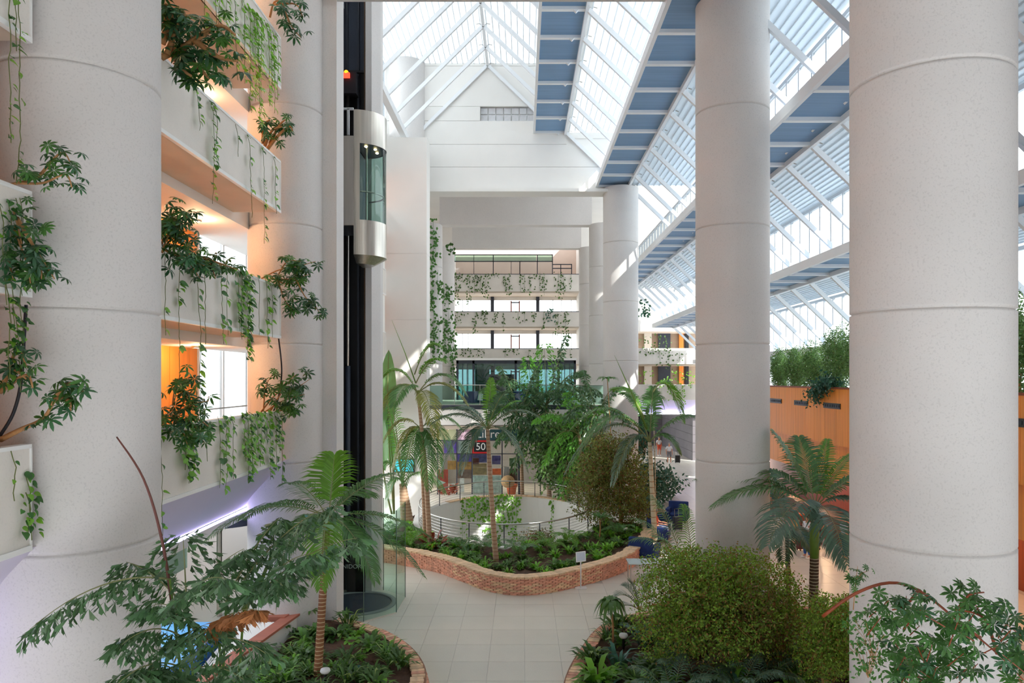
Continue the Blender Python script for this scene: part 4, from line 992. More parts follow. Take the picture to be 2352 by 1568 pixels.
# ================================================================ PEOPLE
def person(x, y, rz, label, top, legs, hair, pose='stand', skirt=False, z=0.0, sc=1.0, shoes=None, arm=None):
    t = thing('person', label, 'person', (x, y, z)); m4 = Matrix.Translation((x, y, z)) @ Matrix.Rotation(rz, 4, 'Z') @ Matrix.Scale(sc, 4)
    if pose == 'sit':
        hz = .52; J = dict(pel=(0,.12,hz+.06), ch=(0,.22,hz+.38), nk=(0,.20,hz+.62), hd=(0,.16,hz+.74), ht=(0,.16,hz+.85), kn=(.13,-.38,hz+.02), an=(.13,-.40,.09), to=(.13,-.58,.04), hp=(.11,.06,hz+.02), sh=(.19,.21,hz+.52), el=(.27,.08,hz+.26), wr=(.20,-.20,hz+.24), ha=(.18,-.30,hz+.22))
    else:
        J = dict(pel=(0,0,.98), ch=(0,.02,1.28), nk=(0,.02,1.50), hd=(0,-.01,1.61), ht=(0,-.01,1.72), kn=(.12,-.04,.52), an=(.13,.02,.09), to=(.14,-.16,.04), hp=(.10,0,.93), sh=(.20,.02,1.42), el=(.25,.05,1.12), wr=(.25,-.06,.90), ha=(.25,-.09,.80))
        if arm == 'bent': J['wr'] = (.16,-.26,1.12); J['ha'] = (.12,-.34,1.16)
    def skin(nm, chains, mm, sub=1):
        vs, es, rad, idx = [], [], [], {}
        for ch in chains:
            prev = None
            for key, pt, r in ch:
                if key in idx: i = idx[key]
                else: i = len(vs); idx[key] = i; vs.append(pt); rad.append(r)
                if prev is not None and prev != i: es.append((prev, i))
                prev = i
        me = bpy.data.meshes.new(nm); me.from_pydata(vs, es, []); me.materials.append(mm)
        o = inst(nm, me, t, m4); sk = o.modifiers.new('skin', 'SKIN'); sk.use_smooth_shade = True
        for i, r in enumerate(rad):
            d = me.skin_vertices[0].data[i]; d.radius = (r, r) if not isinstance(r, tuple) else r; d.use_root = (i == 0)
        sb_ = o.modifiers.new('sub', 'SUBSURF'); sb_.levels = sub; sb_.render_levels = sub
        return o
    mx = lambda q, s: (q[0]*s, q[1], q[2])
    ch = [[('pel', J['pel'], (.14,.10)), ('ch', J['ch'], (.15,.10)), ('nk', J['nk'], .055), ('hd', J['hd'], .085), ('ht', J['ht'], .075)]]
    hd = V(J['hd']); ch.append([('hd', J['hd'], .085), ('nose', tuple(hd+V((0,-.10,-.0))), .018)])
    for s in (-1, 1):
        ch.append([('ch', 0, 0), ('sh%d' % s, mx(J['sh'], s), .058), ('el%d' % s, mx(J['el'], s), .042), ('wr%d' % s, mx(J['wr'], s), .028), ('ha%d' % s, mx(J['ha'], s), .036)])
        ha = V(mx(J['ha'], s)); wr = V(mx(J['wr'], s)); d = (ha-wr).normalized(); sd = V((0,1,0)) if pose == 'stand' and arm != 'bent' else V((1,0,0))
        for q in range(4): ch.append([('ha%d' % s, 0, 0), ('f%d%d' % (s, q), tuple(ha+d*.05+sd*(q-1.5)*.02), .010), ('g%d%d' % (s, q), tuple(ha+d*(.09-.008*abs(q-1.5))+sd*(q-1.5)*.022), .008)])
        ch.append([('wr%d' % s, 0, 0), ('th%d' % s, tuple(wr.lerp(ha, .7)+sd*.055), .010)])
        ch.append([('pel', 0, 0), ('hp%d' % s, mx(J['hp'], s), .10), ('kn%d' % s, mx(J['kn'], s), .06), ('an%d' % s, mx(J['an'], s), .04), ('to%d' % s, mx(J['to'], s), .035)])
    skin('body', ch, M['skin'])
    shirt = [[('pel', J['pel'], (.165,.125)), ('ch', J['ch'], (.175,.125)), ('nk', tuple(V(J['nk'])-V((0,0,.05))), .075)]]
    for s in (-1, 1): shirt.append([('ch', 0, 0), ('sh', mx(J['sh'], s), .078) if False else ('sh%d' % s, mx(J['sh'], s), .078), ('el%d' % s, tuple(V(mx(J['sh'], s)).lerp(V(mx(J['el'], s)), .8)), .062)])
    skin('top', shirt, top)
    tr = [[('pel', J['pel'], (.16,.12))]]
    end = .62 if skirt else .93
    for s in (-1, 1):
        c_ = [('pel', J['pel'], (.16,.12)), ('hp%d' % s, mx(J['hp'], s), .118), ('kn%d' % s, mx(J['kn'], s), .08)]
        if not skirt: c_.append(('an%d' % s, tuple(V(mx(J['kn'], s)).lerp(V(mx(J['an'], s)), .92)), .06))
        tr.append(c_)
    skin('trousers' if not skirt else 'shorts', tr[1:], legs)
    for s in (-1, 1):
        mb = MB(); a = V(mx(J['to'], s)); b = V(mx(J['an'], s)); mb.ball(((a+b)/2-V((0,.0,.025))), .05, .13, .045, 10, 6); me = mb.mesh('shoe'); me.materials.append(shoes or M['white']); inst('shoe', me, t, m4)
    if hair:
        mb = MB(); mb.ball(V(J['hd'])+V((0,.02,.06)), .098, .105, .10, 14, 8); mb.f = [f for f in mb.f if sum(mb.v[i][2] for i in f)/len(f) > J['hd'][2]+.0 or sum(mb.v[i][1] for i in f)/len(f) > J['hd'][1]+.05]
        me = mb.mesh('hair'); me.materials.append(hair); inst('hair', me, t, m4)
    return t
c_white = mat('white_shirt', (222, 222, 226), .8); c_jean = mat('blue_jeans', (44, 96, 170), .8, var=(8, .1)); c_khaki = mat('pale_yellow_cloth', (208, 196, 140), .8)
c_coral = mat('coral_cloth', (222, 92, 66), .8, var=(6, .1)); c_pat = mat('patterned_cloth', (120, 126, 150), .8, speck=(14, .5)); c_dark = mat('dark_cloth', (40, 42, 50), .8); c_teal = mat('teal_cloth', (48, 92, 96), .8)
c_stripe = mat('striped_cloth', (196, 200, 212), .8, var=(3, .3), stretch=(1, 1, 10)); c_brown = mat('brown_cloth', (104, 84, 68), .8); c_grey = mat('grey_cloth', (120, 116, 122), .8)
person(ac[0][0], ac[0][1], R(70), 'seated person in a coral and patterned top in the nearest navy armchair', c_coral, c_pat, M['grey_hair'], 'sit')
person(ac[1][0], ac[1][1], R(65), 'bald seated man in a white shirt in the rear navy armchair', c_white, c_dark, None, 'sit')
q = G(1854, 1281); person(q.x, q.y, R(-70), 'standing person in white top and blue jeans behind the fan of palm fronds', c_white, c_jean, M['dark_hair'], arm='bent')
q = G(1824, 1248); person(q.x, q.y, R(40), 'standing person in brown top and pale yellow trousers behind the palm', c_brown, c_khaki, M['dark_hair'], shoes=c_brown)
q = G(1874, 1262); person(q.x, q.y, R(160), 'person in black at the bar behind the palm trunk', c_dark, c_dark, M['dark_hair'], shoes=c_dark)
q = G(1940, 1285); person(q.x, q.y, R(90), 'person in a pale striped shirt beside the big right column', c_stripe, c_teal, M['grey_hair'], shoes=c_brown)
q = G(1780, 1195); person(q.x, q.y, R(20), 'distant person in a teal top near the bar, left of the palm crown', c_teal, c_grey, M['dark_hair'])
q = G(1537, 1064); person(q.x, q.y, R(0), 'distant walker in white shirt and grey shorts in the lobby', c_white, c_grey, M['grey_hair'], skirt=True)
q = G(1514, 1046); person(q.x, q.y, R(20), 'farthest faint walker in pale clothes in the lobby', c_white, c_coral, M['grey_hair'], skirt=True)

# ================================================================ PLANTS
def leafmesh(nm, prof, m, fold=.12, droop=.15):
    "flat leaf of length 1 along +Y with a folded midrib; prof = (t, half width)"
    mb = MB(); mb.v.append((0,0,0)); n = len(prof)
    for t, w in prof: mb.v += [(-w, t, w*fold*2-droop*t*t), (0, t, -droop*t*t), (w, t, w*fold*2-droop*t*t)]
    mb.v.append((0, 1, -droop*1.1)); e = len(mb.v)-1
    mb.f += [(0, 2, 1), (0, 3, 2)]
    for i in range(n-1):
        a = 1+3*i; mb.f += [(a, a+1, a+4, a+3), (a+1, a+2, a+5, a+4)]
    a = 1+3*(n-1); mb.f += [(a, a+1, e), (a+1, a+2, e)]
    me = mb.mesh(nm); me.materials.append(m); me.polygons.foreach_set('use_smooth', [True]*len(me.polygons)); return me
HEART = [(-.08, .22), (.12, .40), (.38, .42), (.68, .26), (.88, .1)]
LANCE = [(.2, .12), (.45, .18), (.75, .11)]
OVAL = [(.15, .16), (.4, .27), (.7, .22), (.9, .1)]
L_heart = [leafmesh('leaf', HEART, M[k], .15, .2) for k in ('pothos', 'pothos_dark', 'pothos')]
L_oval = [leafmesh('leaf', OVAL, M[k], .12, .25) for k in ('schef', 'schef_dark')]
def palmate(m, n=8, droop=.35):
    "umbrella-tree leaf: short stalk and a ring of drooping leaflets, unit radius"
    mb = MB()
    for k in range(n):
        a = 2*math.pi*(k+.3)/n; c, s = math.cos(a), math.sin(a); b = len(mb.v)
        for t, w in ((.06, .015), (.4, .15), (.75, .15), (1.0, .02)):
            z = -droop*t*t
            mb.v += [(c*t-s*w, s*t+c*w, z+w*.3), (c*t, s*t, z), (c*t+s*w, s*t-c*w, z+w*.3)]
        for i in range(3):
            q = b+3*i; mb.f += [(q, q+1, q+4, q+3), (q+1, q+2, q+5, q+4)]
    me = mb.mesh('leaf'); me.materials.append(m); me.polygons.foreach_set('use_smooth', [True]*len(me.polygons)); return me
L_umb = [palmate(M['schef'], 8), palmate(M['schef_dark'], 7, .5), palmate(M['schef'], 6, .6)]

ZUP = V((0,0,1))
def rdir(): 
    a = U(0, 2*math.pi); z = U(-1, 1); r = math.sqrt(1-z*z); return V((r*math.cos(a), r*math.sin(a), z))

ORD = ['first', 'second', 'third', 'fourth', 'fifth', 'sixth', 'seventh', 'eighth', 'ninth', 'tenth', 'eleventh', 'twelfth', 'thirteenth', 'fourteenth', 'fifteenth', 'sixteenth', 'seventeenth', 'eighteenth', 'nineteenth', 'twentieth']
def ordered(rows): return list(zip(ORD, sorted(rows)))
# ---------------- trailing vines on the near balconies (each leaf its own part)
def vine(px, py0, py1, dens, label, group, face=FX+.06, big=.13, ms=(0, 1), out=V((1,0,0))):
    y = -face*F/(CX-px) if face < 0 else 60
    y = face*F/(px-CX); a = P(px, py0, y); b = P(px, py1, y); a.x = face-.05; b.x = face
    t = thing('hanging_vine', label, 'vine', a, group)
    n = max(4, int((a.z-b.z)/.10)); pts = []
    dx = dy = 0
    for i in range(n+1):
        dx += U(-.012, .012); dy += U(-.02, .02); pts.append(V((a.x+.05*min(1, i/2)+abs(dx), a.y+dy, lerp(a.z, b.z, i/n))))
    mb = MB(); mb.tube(pts, .006, 4, False); mb.build('stem', M['vine_stem'], t)
    cnt = 0
    for i in range(n):
        if rnd.random() > dens: continue
        for q in range((1 if rnd.random() < .5 else 2)+(1 if dens > .72 else 0)):
            p = pts[i]+V((0, U(-1,1)*(.07 if dens < .72 else .16)*dens, U(-.04,.04))); d = (out*U(.25, .8)+V((0, U(-1, 1), 0))+V((0, 0, U(-.9, -.1)))).normalized()
            up = (out*1.0+ZUP*.8+rdir()*.4)
            inst('leaf', L_heart[rnd.choice(ms)], t, frame(p+d*.02, d, up, big*1.15*U(.6, 1.15))); cnt += 1
    return t
GV = 'vines trailing over the near balconies'
for nn, (px, a, b, d) in ordered(((378,560,770,.15),(412,585,880,.35),(450,590,1010,.6),(470,597,790,.35),(508,605,790,.6),(522,610,770,.4),(548,620,760,.75),(556,620,780,.9),(566,622,830,.95),(574,625,800,.8),(596,632,770,.2),(612,637,800,.65),(620,640,775,.5))):
    vine(px, a, b, d, nn+' vine from the left on the second lowest balcony between the left columns', GV+' second')
for nn, (px, a, b, d) in ordered(((372,985,1230,.3),(420,962,1080,.9),(432,960,1110,.9),(445,958,1100,.8),(470,958,1060,.5),(505,955,1120,.7),(520,955,1130,.8),(535,952,1100,.6),(560,952,1060,.95),(570,950,1110,.9),(578,950,1090,.95),(590,948,1040,.95),(600,948,1070,.9),(612,947,1020,.95),(622,946,1100,.9),(632,945,1080,.8),(640,945,1040,.9),(648,946,1110,.7))):
    vine(px, a, b, d, nn+' vine from the left on the lowest balcony between the left columns', GV+' lowest', ms=(0, 0, 1), big=.12)
for nn, (px, a, b, d) in ordered(((490,238,470,.75),(497,245,330,.7),(545,285,360,.4),(573,310,500,.5),(605,338,560,.65),(632,362,490,.7),(455,205,300,.6))):
    vine(px, a, b, d, nn+' vine from the left on the second highest balcony between the left columns', GV+' second highest', big=.11)
for nn, (px, a, b, d) in ordered(((470,-60,110,.8),(490,-50,90,.7),(505,-45,110,.7),(520,-30,160,.8),(540,-15,180,.7),(560,0,190,.85),(575,15,260,.9),(583,20,230,.95),(590,30,300,.9),(600,40,270,.8),(612,50,240,.8),(622,62,200,.8),(630,70,260,.6),(637,78,230,.6))):
    vine(px, a, b, d, nn+' vine from the left on the highest balcony between the left columns', GV+' highest', ms=(0, 0, 2), big=.12)
for nn, (px, a, b, d) in ordered(((22,-40,330,.6),(44,-60,420,.65),(35,-40,120,.5))):
    vine(px, a, b, d, nn+' vine from the left dangling at the top left photo corner', GV+' corner', big=.085)
for nn, (px, a, b, d) in ordered(((8,470,700,.5),(28,460,760,.7),(45,455,900,.8),(55,455,680,.5),(20,640,900,.6),(38,700,860,.9))):
    vine(px, a, b, d, nn+' vine from the left hanging along the left photo edge at the middle balcony', GV+' edge', big=.085, ms=(0, 1, 1))
for nn, (px, a, b, d) in ordered(((33,1035,1150,.3),(66,1090,1230,.95),(70,1130,1240,.9))):
    vine(px, a, b, d, nn+' short vine from the left on the low balcony end at the photo edge', GV+' low edge', big=.09, ms=(1, 0))

# ---------------- umbrella trees leaning over the parapets
def umbrella(label, base, limbs, leaf=.2, per=5, kinds=(0, 1), group=None, stemr=.02, m='bark', spread=.22):
    t = thing('umbrella_plant', label, 'plant', base, group)
    for pts in limbs:
        c = resample(catmull(pts, 6), .08); mb = MB(); n = len(c)
        mb.tube(c, [lerp(stemr, stemr*.35, i/max(1, n-1)) for i in range(n)], 6); mb.build('branch', M[m], t, True)
        for i in range(int(per*1.6)):
            q = c[int((1-.62*(i/(per*1.6)))*(n-1))] + rdir()*spread*1.25*U(.2, 1); base_ = c[max(0, int(n*.6))]
            up = (ZUP*1.0+rdir()*.8+V((.3,-.5,0))).normalized(); d = rdir(); d = (d-up*d.dot(up)).normalized()
            inst('leaf', L_umb[rnd.choice(kinds)], t, frame(q, d, up, leaf*.72*U(.7, 1.15)))
    return t
def L3(*pp): return [P(*q) for q in pp]
umbrella('umbrella plant branch arching out at the upper left photo edge', P(-10,420,9.0), [L3((-10,430,9),(40,420,8.9),(90,405,8.7),(120,370,8.6)), L3((40,420,8.9),(100,420,8.6),(150,400,8.5),(165,430,8.4)), L3((90,405,8.7),(140,350,8.6),(160,370,8.5))], .15, 7, spread=.16)
umbrella('dark umbrella plant drooping below the middle left balcony end', P(0,520,9.0), [L3((0,430,9),(30,480,8.9),(50,560,8.8)), L3((20,470,9),(60,540,8.8),(100,600,8.7),(125,640,8.6)), L3((30,520,8.9),(60,600,8.7),(70,650,8.6)), L3((40,500,8.9),(90,590,8.7),(95,640,8.6)), L3((0,540,8.9),(20,600,8.8),(30,640,8.7))], .17, 10, (1, 1, 0), spread=.2)
umbrella('umbrella plant on a bent bare limb above the low left balcony end', P(0,1010,9.0), [L3((0,1010,9),(50,985,8.9),(100,960,8.8),(130,910,8.7),(150,880,8.6)), L3((130,910,8.7),(160,880,8.6),(190,900,8.5)), L3((130,915,8.7),(160,920,8.5),(160,950,8.5))], .17, 6, (1, 2), stemr=.035, spread=.15)
umbrella('umbrella plant sprouting beside the black cable at the left photo edge', P(0,880,9.0), [L3((0,890,9),(30,850,8.9),(60,870,8.8)), L3((10,880,9),(40,800,8.9),(60,840,8.8)), L3((0,900,9),(60,860,8.8),(75,890,8.7))], .16, 6, (1, 2), stemr=.03, spread=.15)
umbrella('big dark rubber plant on a thick limb at the top between the left columns', P(372,135,12.4), [L3((372,132,12.4),(420,110,12.6),(450,95,12.4),(480,75,12.3)), L3((385,125,12.4),(400,80,12.4),(410,55,12.3)), L3((400,115,12.5),(450,150,12.4),(480,180,12.3)), L3((372,100,12.4),(400,30,12.4),(430,40,12.3)), L3((380,60,12.4),(390,20,12.4),(380,10,12.3)), L3((420,110,12.5),(500,60,12.3),(540,80,12.2)), L3((400,130,12.5),(420,160,12.3),(440,175,12.3)), L3((450,95,12.4),(500,130,12.3),(545,140,12.2))], .26, 9, (1, 1, 0), stemr=.06, spread=.26)
umbrella('blue-green plant sprig high on the column next to the lift', P(620,40,18.6), [L3((620,40,18.8),(630,5,18.6),(650,10,18.4),(665,60,18.3)), L3((630,10,18.6),(680,10,18.4),(695,40,18.3)), L3((650,15,18.5),(670,60,18.4),(690,85,18.3))], .27, 6, (1, 1), stemr=.03)
umbrella('small tree on a tan forked limb at the end of the second highest balcony', P(610,340,18.6), [L3((612,345,18.6),(640,310,18.4),(665,290,18.3),(672,300,18.2)), L3((608,335,18.6),(625,300,18.4),(650,290,18.4)), L3((620,330,18.6),(640,290,18.4),(655,275,18.3)), L3((605,330,18.6),(605,290,18.5),(620,275,18.4))], .22, 6, (0, 1), stemr=.05)
umbrella('bushy umbrella plant on the left end of the second lowest balcony', P(372,575,12.5), [L3((372,580,12.5),(385,540,12.4),(400,480,12.4)), L3((372,580,12.5),(400,540,12.4),(430,530,12.3)), L3((380,575,12.5),(420,590,12.3),(450,570,12.2)), L3((372,560,12.5),(380,520,12.4),(375,500,12.3)), L3((400,580,12.6),(440,600,12.4),(470,610,12.4)), L3((400,520,12.5),(420,490,12.4),(430,500,12.3))], .2, 12, (0, 1), spread=.25)
umbrella('umbrella plant spilling over the middle of the second lowest balcony', P(450,590,13.9), [L3((440,590,14),(470,590,13.8),(510,610,13.8)), L3((450,590,14),(480,600,13.8),(495,640,13.8)), L3((480,595,14.2),(520,610,14),(550,620,14)), L3((430,590,13.8),(440,610,13.6),(460,640,13.6))], .2, 9, (0, 0, 1), spread=.22)
umbrella('umbrella plant reaching right past the second lowest balcony end', P(610,640,18.4), [L3((600,640,18.5),(640,620,18.3),(690,610,18.2),(725,600,18.1)), L3((620,640,18.5),(670,640,18.3),(710,630,18.2)), L3((640,630,18.4),(660,600,18.3),(690,600,18.2)), L3((620,635,18.5),(650,650,18.3),(680,650,18.2)), L3((680,640,18.3),(700,680,18.2),(720,700,18.2),(740,725,18.2)), L3((640,650,18.3),(655,690,18.3),(680,720,18.2))], .23, 10, (0, 1), spread=.26)
umbrella('tall leafy plant on the left end of the lowest balcony', P(400,965,12.9), [L3((395,965,12.9),(400,900,12.8),(415,860,12.7)), L3((400,965,12.9),(430,910,12.8),(460,880,12.7)), L3((400,960,12.9),(440,930,12.8),(480,920,12.8)), L3((420,965,13),(450,960,12.9),(480,980,12.8)), L3((400,965,12.9),(420,990,12.7),(430,1020,12.6)), L3((430,960,13),(455,990,12.8),(460,1010,12.7)), L3((380,965,12.8),(390,950,12.7),(375,975,12.6))], .2, 8, (1, 2, 0), spread=.24)
umbrella('feathery plant at the right end of the lowest balcony by the column', P(615,945,18.4), [L3((600,945,18.5),(640,900,18.4),(680,890,18.3),(712,870,18.2)), L3((610,945,18.5),(650,920,18.4),(700,905,18.2)), L3((605,945,18.5),(610,890,18.4),(625,860,18.3)), L3((620,945,18.5),(660,880,18.3),(680,860,18.2)), L3((630,945,18.5),(660,940,18.3),(670,930,18.2))], .24, 9, (0, 1), spread=.24)
for nm, pts in (('left photo edge', L3((60,700,9.1),(55,780,9.1),(48,880,9.0),(30,950,9.0),(0,1000,9.0))), ('column end of the lowest balcony', L3((640,777,18.8),(647,850,18.7),(640,910,18.7),(628,945,18.6)))):
    c = resample(catmull(pts, 8), .06); mb = MB(); mb.tube(c, .02, 8); tag(mb.build('black_cable', M['cable'], base=c[0], smooth=True), 'thick black cable hanging at the '+nm, 'cable')

# ---------------- palms
def add_frond(mb, p0, p1, p2, n, ll, w, droop=.5, vee=.25, fwd=.55, start=.16, prof=None, rs=None):
    rs = rs or rnd
    for i in range(n):
        t = start+(1-start)*i/(n-1); p = bez(p0, p1, p2, t); T = (bez(p0, p1, p2, min(1, t+.02))-bez(p0, p1, p2, t-.02)).normalized()
        sd = T.cross(ZUP)
        if sd.length < .15: sd = T.cross(V((0,1,0)))
        sd.normalize(); up = sd.cross(T)
        L = ll*(min(1, .5+1.8*(t-start)))*(1-.72*t**4)
        for s in (-1, 1):
            d = (sd*s+T*(fwd+.7*t*t)+up*vee+rdir()*.06).normalized(); k = L*rs.uniform(.85, 1.1)
            d2 = (d+V((0,0,-1))*droop).normalized(); d3 = (d2+V((0,0,-1))*droop*.9).normalized()
            q0 = p; q1 = q0+d*k*.4; q2 = q1+d2*k*.35; q3 = q2+d3*k*.25
            wv = (T-d*T.dot(d)).normalized()*w*.5; b = len(mb.v)
            mb.v += [tuple(q0-wv*.4), tuple(q0+wv*.4), tuple(q1-wv), tuple(q1+wv), tuple(q2-wv*.75), tuple(q2+wv*.75), tuple(q3)]
            mb.f += [(b, b+1, b+3, b+2), (b+2, b+3, b+5, b+4), (b+4, b+5, b+6)]
def add_fish(mb, p0, p1, p2, n, ll, w, droop=.3, start=.2):
    "twice-feathered frond of wedge-shaped leaflets"
    for i in range(n):
        t = start+(1-start)*i/(n-1); p = bez(p0, p1, p2, t); T = (bez(p0, p1, p2, min(1, t+.02))-bez(p0, p1, p2, t-.02)).normalized()
        sd = T.cross(ZUP)
        if sd.length < .15: sd = T.cross(V((0,1,0)))
        sd.normalize(); L = ll*math.sin(math.pi*(.22+.68*t))
        for s in (-1, 1):
            dd = (sd*s+T*.6+V((0,0,-droop))+rdir()*.12).normalized()
            m = max(3, int(L/(w*1.0)))
            for j in range(m):
                q = p+dd*L*(j+.6)/m+V((0,0,-1))*droop*L*.6*((j+.6)/m)**2
                for s2 in (-1, 1):
                    e = (dd.cross(ZUP)*s2*.8+dd*.8+V((0,0,-.8))+rdir()*.5).normalized(); x = e.cross(rdir()).normalized(); z_ = w*U(.8, 1.35); b = len(mb.v)
                    mb.v += [tuple(q), tuple(q+e*z_*.85+x*z_*.26), tuple(q+e*z_*1.15+x*z_*.10), tuple(q+e*z_*1.0-x*z_*.06), tuple(q+e*z_*1.5-x*z_*.2)]
                    mb.f += [(b, b+1, b+2, b+3), (b, b+3, b+4)]
def palm(label, base, crown, fronds, tr=(.09, .07), tm='trunk_ring', lm='palm_a', ll=.5, w=.05, n=34, bow=.0, shaft=None, kind='feather', rr_=.016, name='palm_tree', cat='palm'):
    """fronds: (tip point, arch[, start point, leaf material, leaflet length])"""
    t = thing(name, label, cat, base)
    base, crown = V(base), V(crown); mid = (base+crown)/2+V((bow, 0, 0))
    if tr:
        c = [bez(base, mid, crown, i/24) for i in range(25)]
        mb = MB(); mb.tube(c, [lerp(tr[0], tr[1], i/24)*(1+.05*(i % 2)) for i in range(25)], 12); mb.build('trunk', M[tm], t, True)
    if shaft:
        mb = MB(); d = (crown-base).normalized(); mb.tube([crown-d*shaft, crown-d*shaft*.6, crown, crown+d*.15], [tr[1]*1.05, tr[1]*1.25, tr[1]*.9, .02], 12); mb.build('crownshaft', M['crownshaft'], t, True)
    for f in fronds:
        tip, arch = f[0], f[1]; st = f[2] if len(f) > 2 and f[2] is not None else crown; mm = f[3] if len(f) > 3 and f[3] else lm; l2 = f[4] if len(f) > 4 else ll
        ctl = (st+tip)/2+V((0,0,1))*arch
        mb = MB()
        if kind == 'feather': add_frond(mb, st, ctl, tip, n, l2, w)
        elif kind == 'stiff': add_frond(mb, st, ctl, tip, n, l2, w, droop=.15, vee=.35)
        elif kind == 'droop': add_frond(mb, st, ctl, tip, n, l2, w, droop=.62, vee=.2)
        else: add_fish(mb, st, ctl, tip, n, l2, w)
        o = mb.build('frond', M[mm], t)
        rb = MB(); rb.tube([bez(st, ctl, tip, i/12) for i in range(13)], [lerp(rr_, rr_*.25, i/12) for i in range(13)], 6); rc = rb.build('rachis', M['rachis'], t, True)
        rc.parent = o
    return t
# slender palm in the lower planter
Y_ = 16.6; C = P(752,1188,Y_)
palm('slender palm with ringed trunk and arching fronds in the lower middle planter', P(728,1582,Y_), C, [
    (P(768,1046,Y_-.2), .0, P(757,1170,Y_), 'palm_b', .85), (P(972,1322,Y_+.3), .75), (P(985,1232,Y_+1.2), .55), (P(905,1088,Y_+1.2), .35), (P(478,1238,Y_+.4), .95), (P(560,1190,Y_+1.6), .7),
    (P(738,1345,Y_-1.6), .75, None, 'palm_b', .7), (P(640,1300,Y_-1.0), .8), (P(860,1330,Y_-.6), .7), (P(850,1140,Y_+2.0), .6), (P(660,1110,Y_+2.0), .5)], (.10, .075), ll=.74, w=.046, n=38)
# tall palm pair on the right
Y_ = 19.0; C = P(1872,1165,Y_)
palm('palm with green crownshaft and dark fan-like fronds before the big right column', P(1868,1436,Y_), C, [
    (P(1638,1162,Y_+.2), .95), (P(1600,1100,Y_+1.5), .8), (P(1775,990,Y_+.5), .25, None, 'palm_a', .6), (P(1835,1005,Y_+1.5), .2), (P(1765,1250,Y_-2.2), 1.0, None, 'palm_d', 1.0), (P(1945,1295,Y_-2.0), .9, None, 'palm_d', 1.05),
    (P(2000,1085,Y_), .35, None, 'palm_a', .6), (P(1960,1040,Y_+1.5), .35, None, 'palm_b', .5), (P(2020,1190,Y_-.6), .75, None, 'palm_d', .6), (P(1900,1010,Y_+1.6), .2, None, 'palm_b', .55), (P(1740,1080,Y_+1.0), .5)], (.12, .10), 'trunk_dark', 'palm_a', .85, .056, 38, shaft=1.45)
Y_ = 21.5; C = P(1808,1215,Y_)
palm('thin palm with a dark banded stem left of the green-shafted palm', P(1812,1406,Y_), C, [
    (P(1740,1270,Y_-1.2), .5), (P(1800,1290,Y_-1.8), .6), (P(1640,1190,Y_), .7), (P(1660,1240,Y_-.4), .75), (P(1860,1260,Y_-1.0), .5), (P(1770,1090,Y_+.8), .2), (P(1700,1120,Y_+.6), .5)], (.075, .06), 'trunk_dark', 'palm_d', .6, .042, 34)
# arching clump between the walkway and the central column
Y_ = 21.2; C = P(1600,1398,Y_)
palm('clump of arching palm fronds left of the central column', C, C+V((0,0,.1)), [
    (P(1440,1245,Y_+.5), 1.5, None, None, .5), (P(1462,1335,Y_), 1.1), (P(1498,1140,Y_+1), .8), (P(1570,1160,Y_+.9), .9, None, 'palm_b'), (P(1500,1230,Y_-.6), 1.0), (P(1792,1325,Y_-.3), 2.0), (P(1690,1140,Y_+.2), .8), (P(1560,1330,Y_-1.5), 1.3), (P(1700,1220,Y_-.6), 1.0), (P(1450,1190,Y_+1), 1.2)], None, lm='palm_a', ll=.5, w=.028, n=34, kind='droop', name='palm_clump')
Y_ = 20.4; C = P(1470,1410,Y_)
palm('low stiff palm sprig beside the dracaena at the right planter', C, C+V((0,0,.1)), [(P(1415,1370,Y_-.2), .4), (P(1445,1335,Y_), .3), (P(1490,1345,Y_), .2), (P(1400,1410,Y_-.4), .4), (P(1430,1345,Y_+.2), .3)], None, lm='palm_d', ll=.36, w=.028, n=18, kind='stiff', name='palm_clump')
# thin palms of the central bed
Y_ = 29.4; C = P(960,903,Y_)
palm('tallest thin palm left of centre with a drooping feathery crown', P(987,1262,Y_), C, [
    (P(1008,795,Y_), .9, P(952,860,Y_), 'palm_b', .75), (P(1022,830,Y_-.5), .8, P(955,880,Y_), 'palm_b', .7), (P(1070,905,Y_-.3), 1.5), (P(1088,955,Y_+.5), 1.6, None, 'palm_c'), (P(878,870,Y_), 1.2, None, 'palm_b'), (P(872,960,Y_+.3), 1.5, None, 'palm_c'), (P(1000,1000,Y_-1.5), 1.3, None, 'palm_c'), (P(905,930,Y_-1.5), 1.0)], (.11, .06), 'trunk_grey', 'palm_a', .8, .055, 34, bow=.12, kind='feather', rr_=.025)
C2 = P(968,985,Y_)
palm('mid-height palm crown with yellowish fronds on the left thin stem', P(978,1258,Y_+.5), P(966,985,Y_+.5), [(P(1012,1090,Y_-.4), 1.2), (P(905,1070,Y_), 1.2, None, 'palm_c'), (P(870,1040,Y_+.5), 1.6, None, 'palm_c'), (P(1040,1050,Y_), 1.4), (P(1060,985,Y_+1), 1.0), (P(930,1110,Y_-1), 1.2), (P(985,1120,Y_-.8), 1.2)], (.09, .06), 'trunk_grey', 'palm_a', .8, .055, 32, kind='droop', rr_=.022)
Y_ = 34.2; B = P(935,1198,Y_); C = P(905,1045,Y_)
palm('palm with a thick orange-brown base left of the light well', B, P(925,1110,Y_), [
    (P(875,880,Y_), .9, None, 'palm_b', .9), (P(960,980,Y_-.5), 1.2, None, 'palm_b', .9), (P(870,1075,Y_), 1.1), (P(900,920,Y_+.5), .4, None, 'palm_b', .9), (P(1020,1130,Y_-.6), 1.4), (P(890,1140,Y_-.4), 1.0)], (.30, .16), 'trunk_grey', 'palm_a', .85, .05, 32, kind='droop', rr_=.04)
t = thing('paddle_plant', 'upright pale banana-like paddle leaf left of the tall thin palm', 'plant', P(890,1180,35))
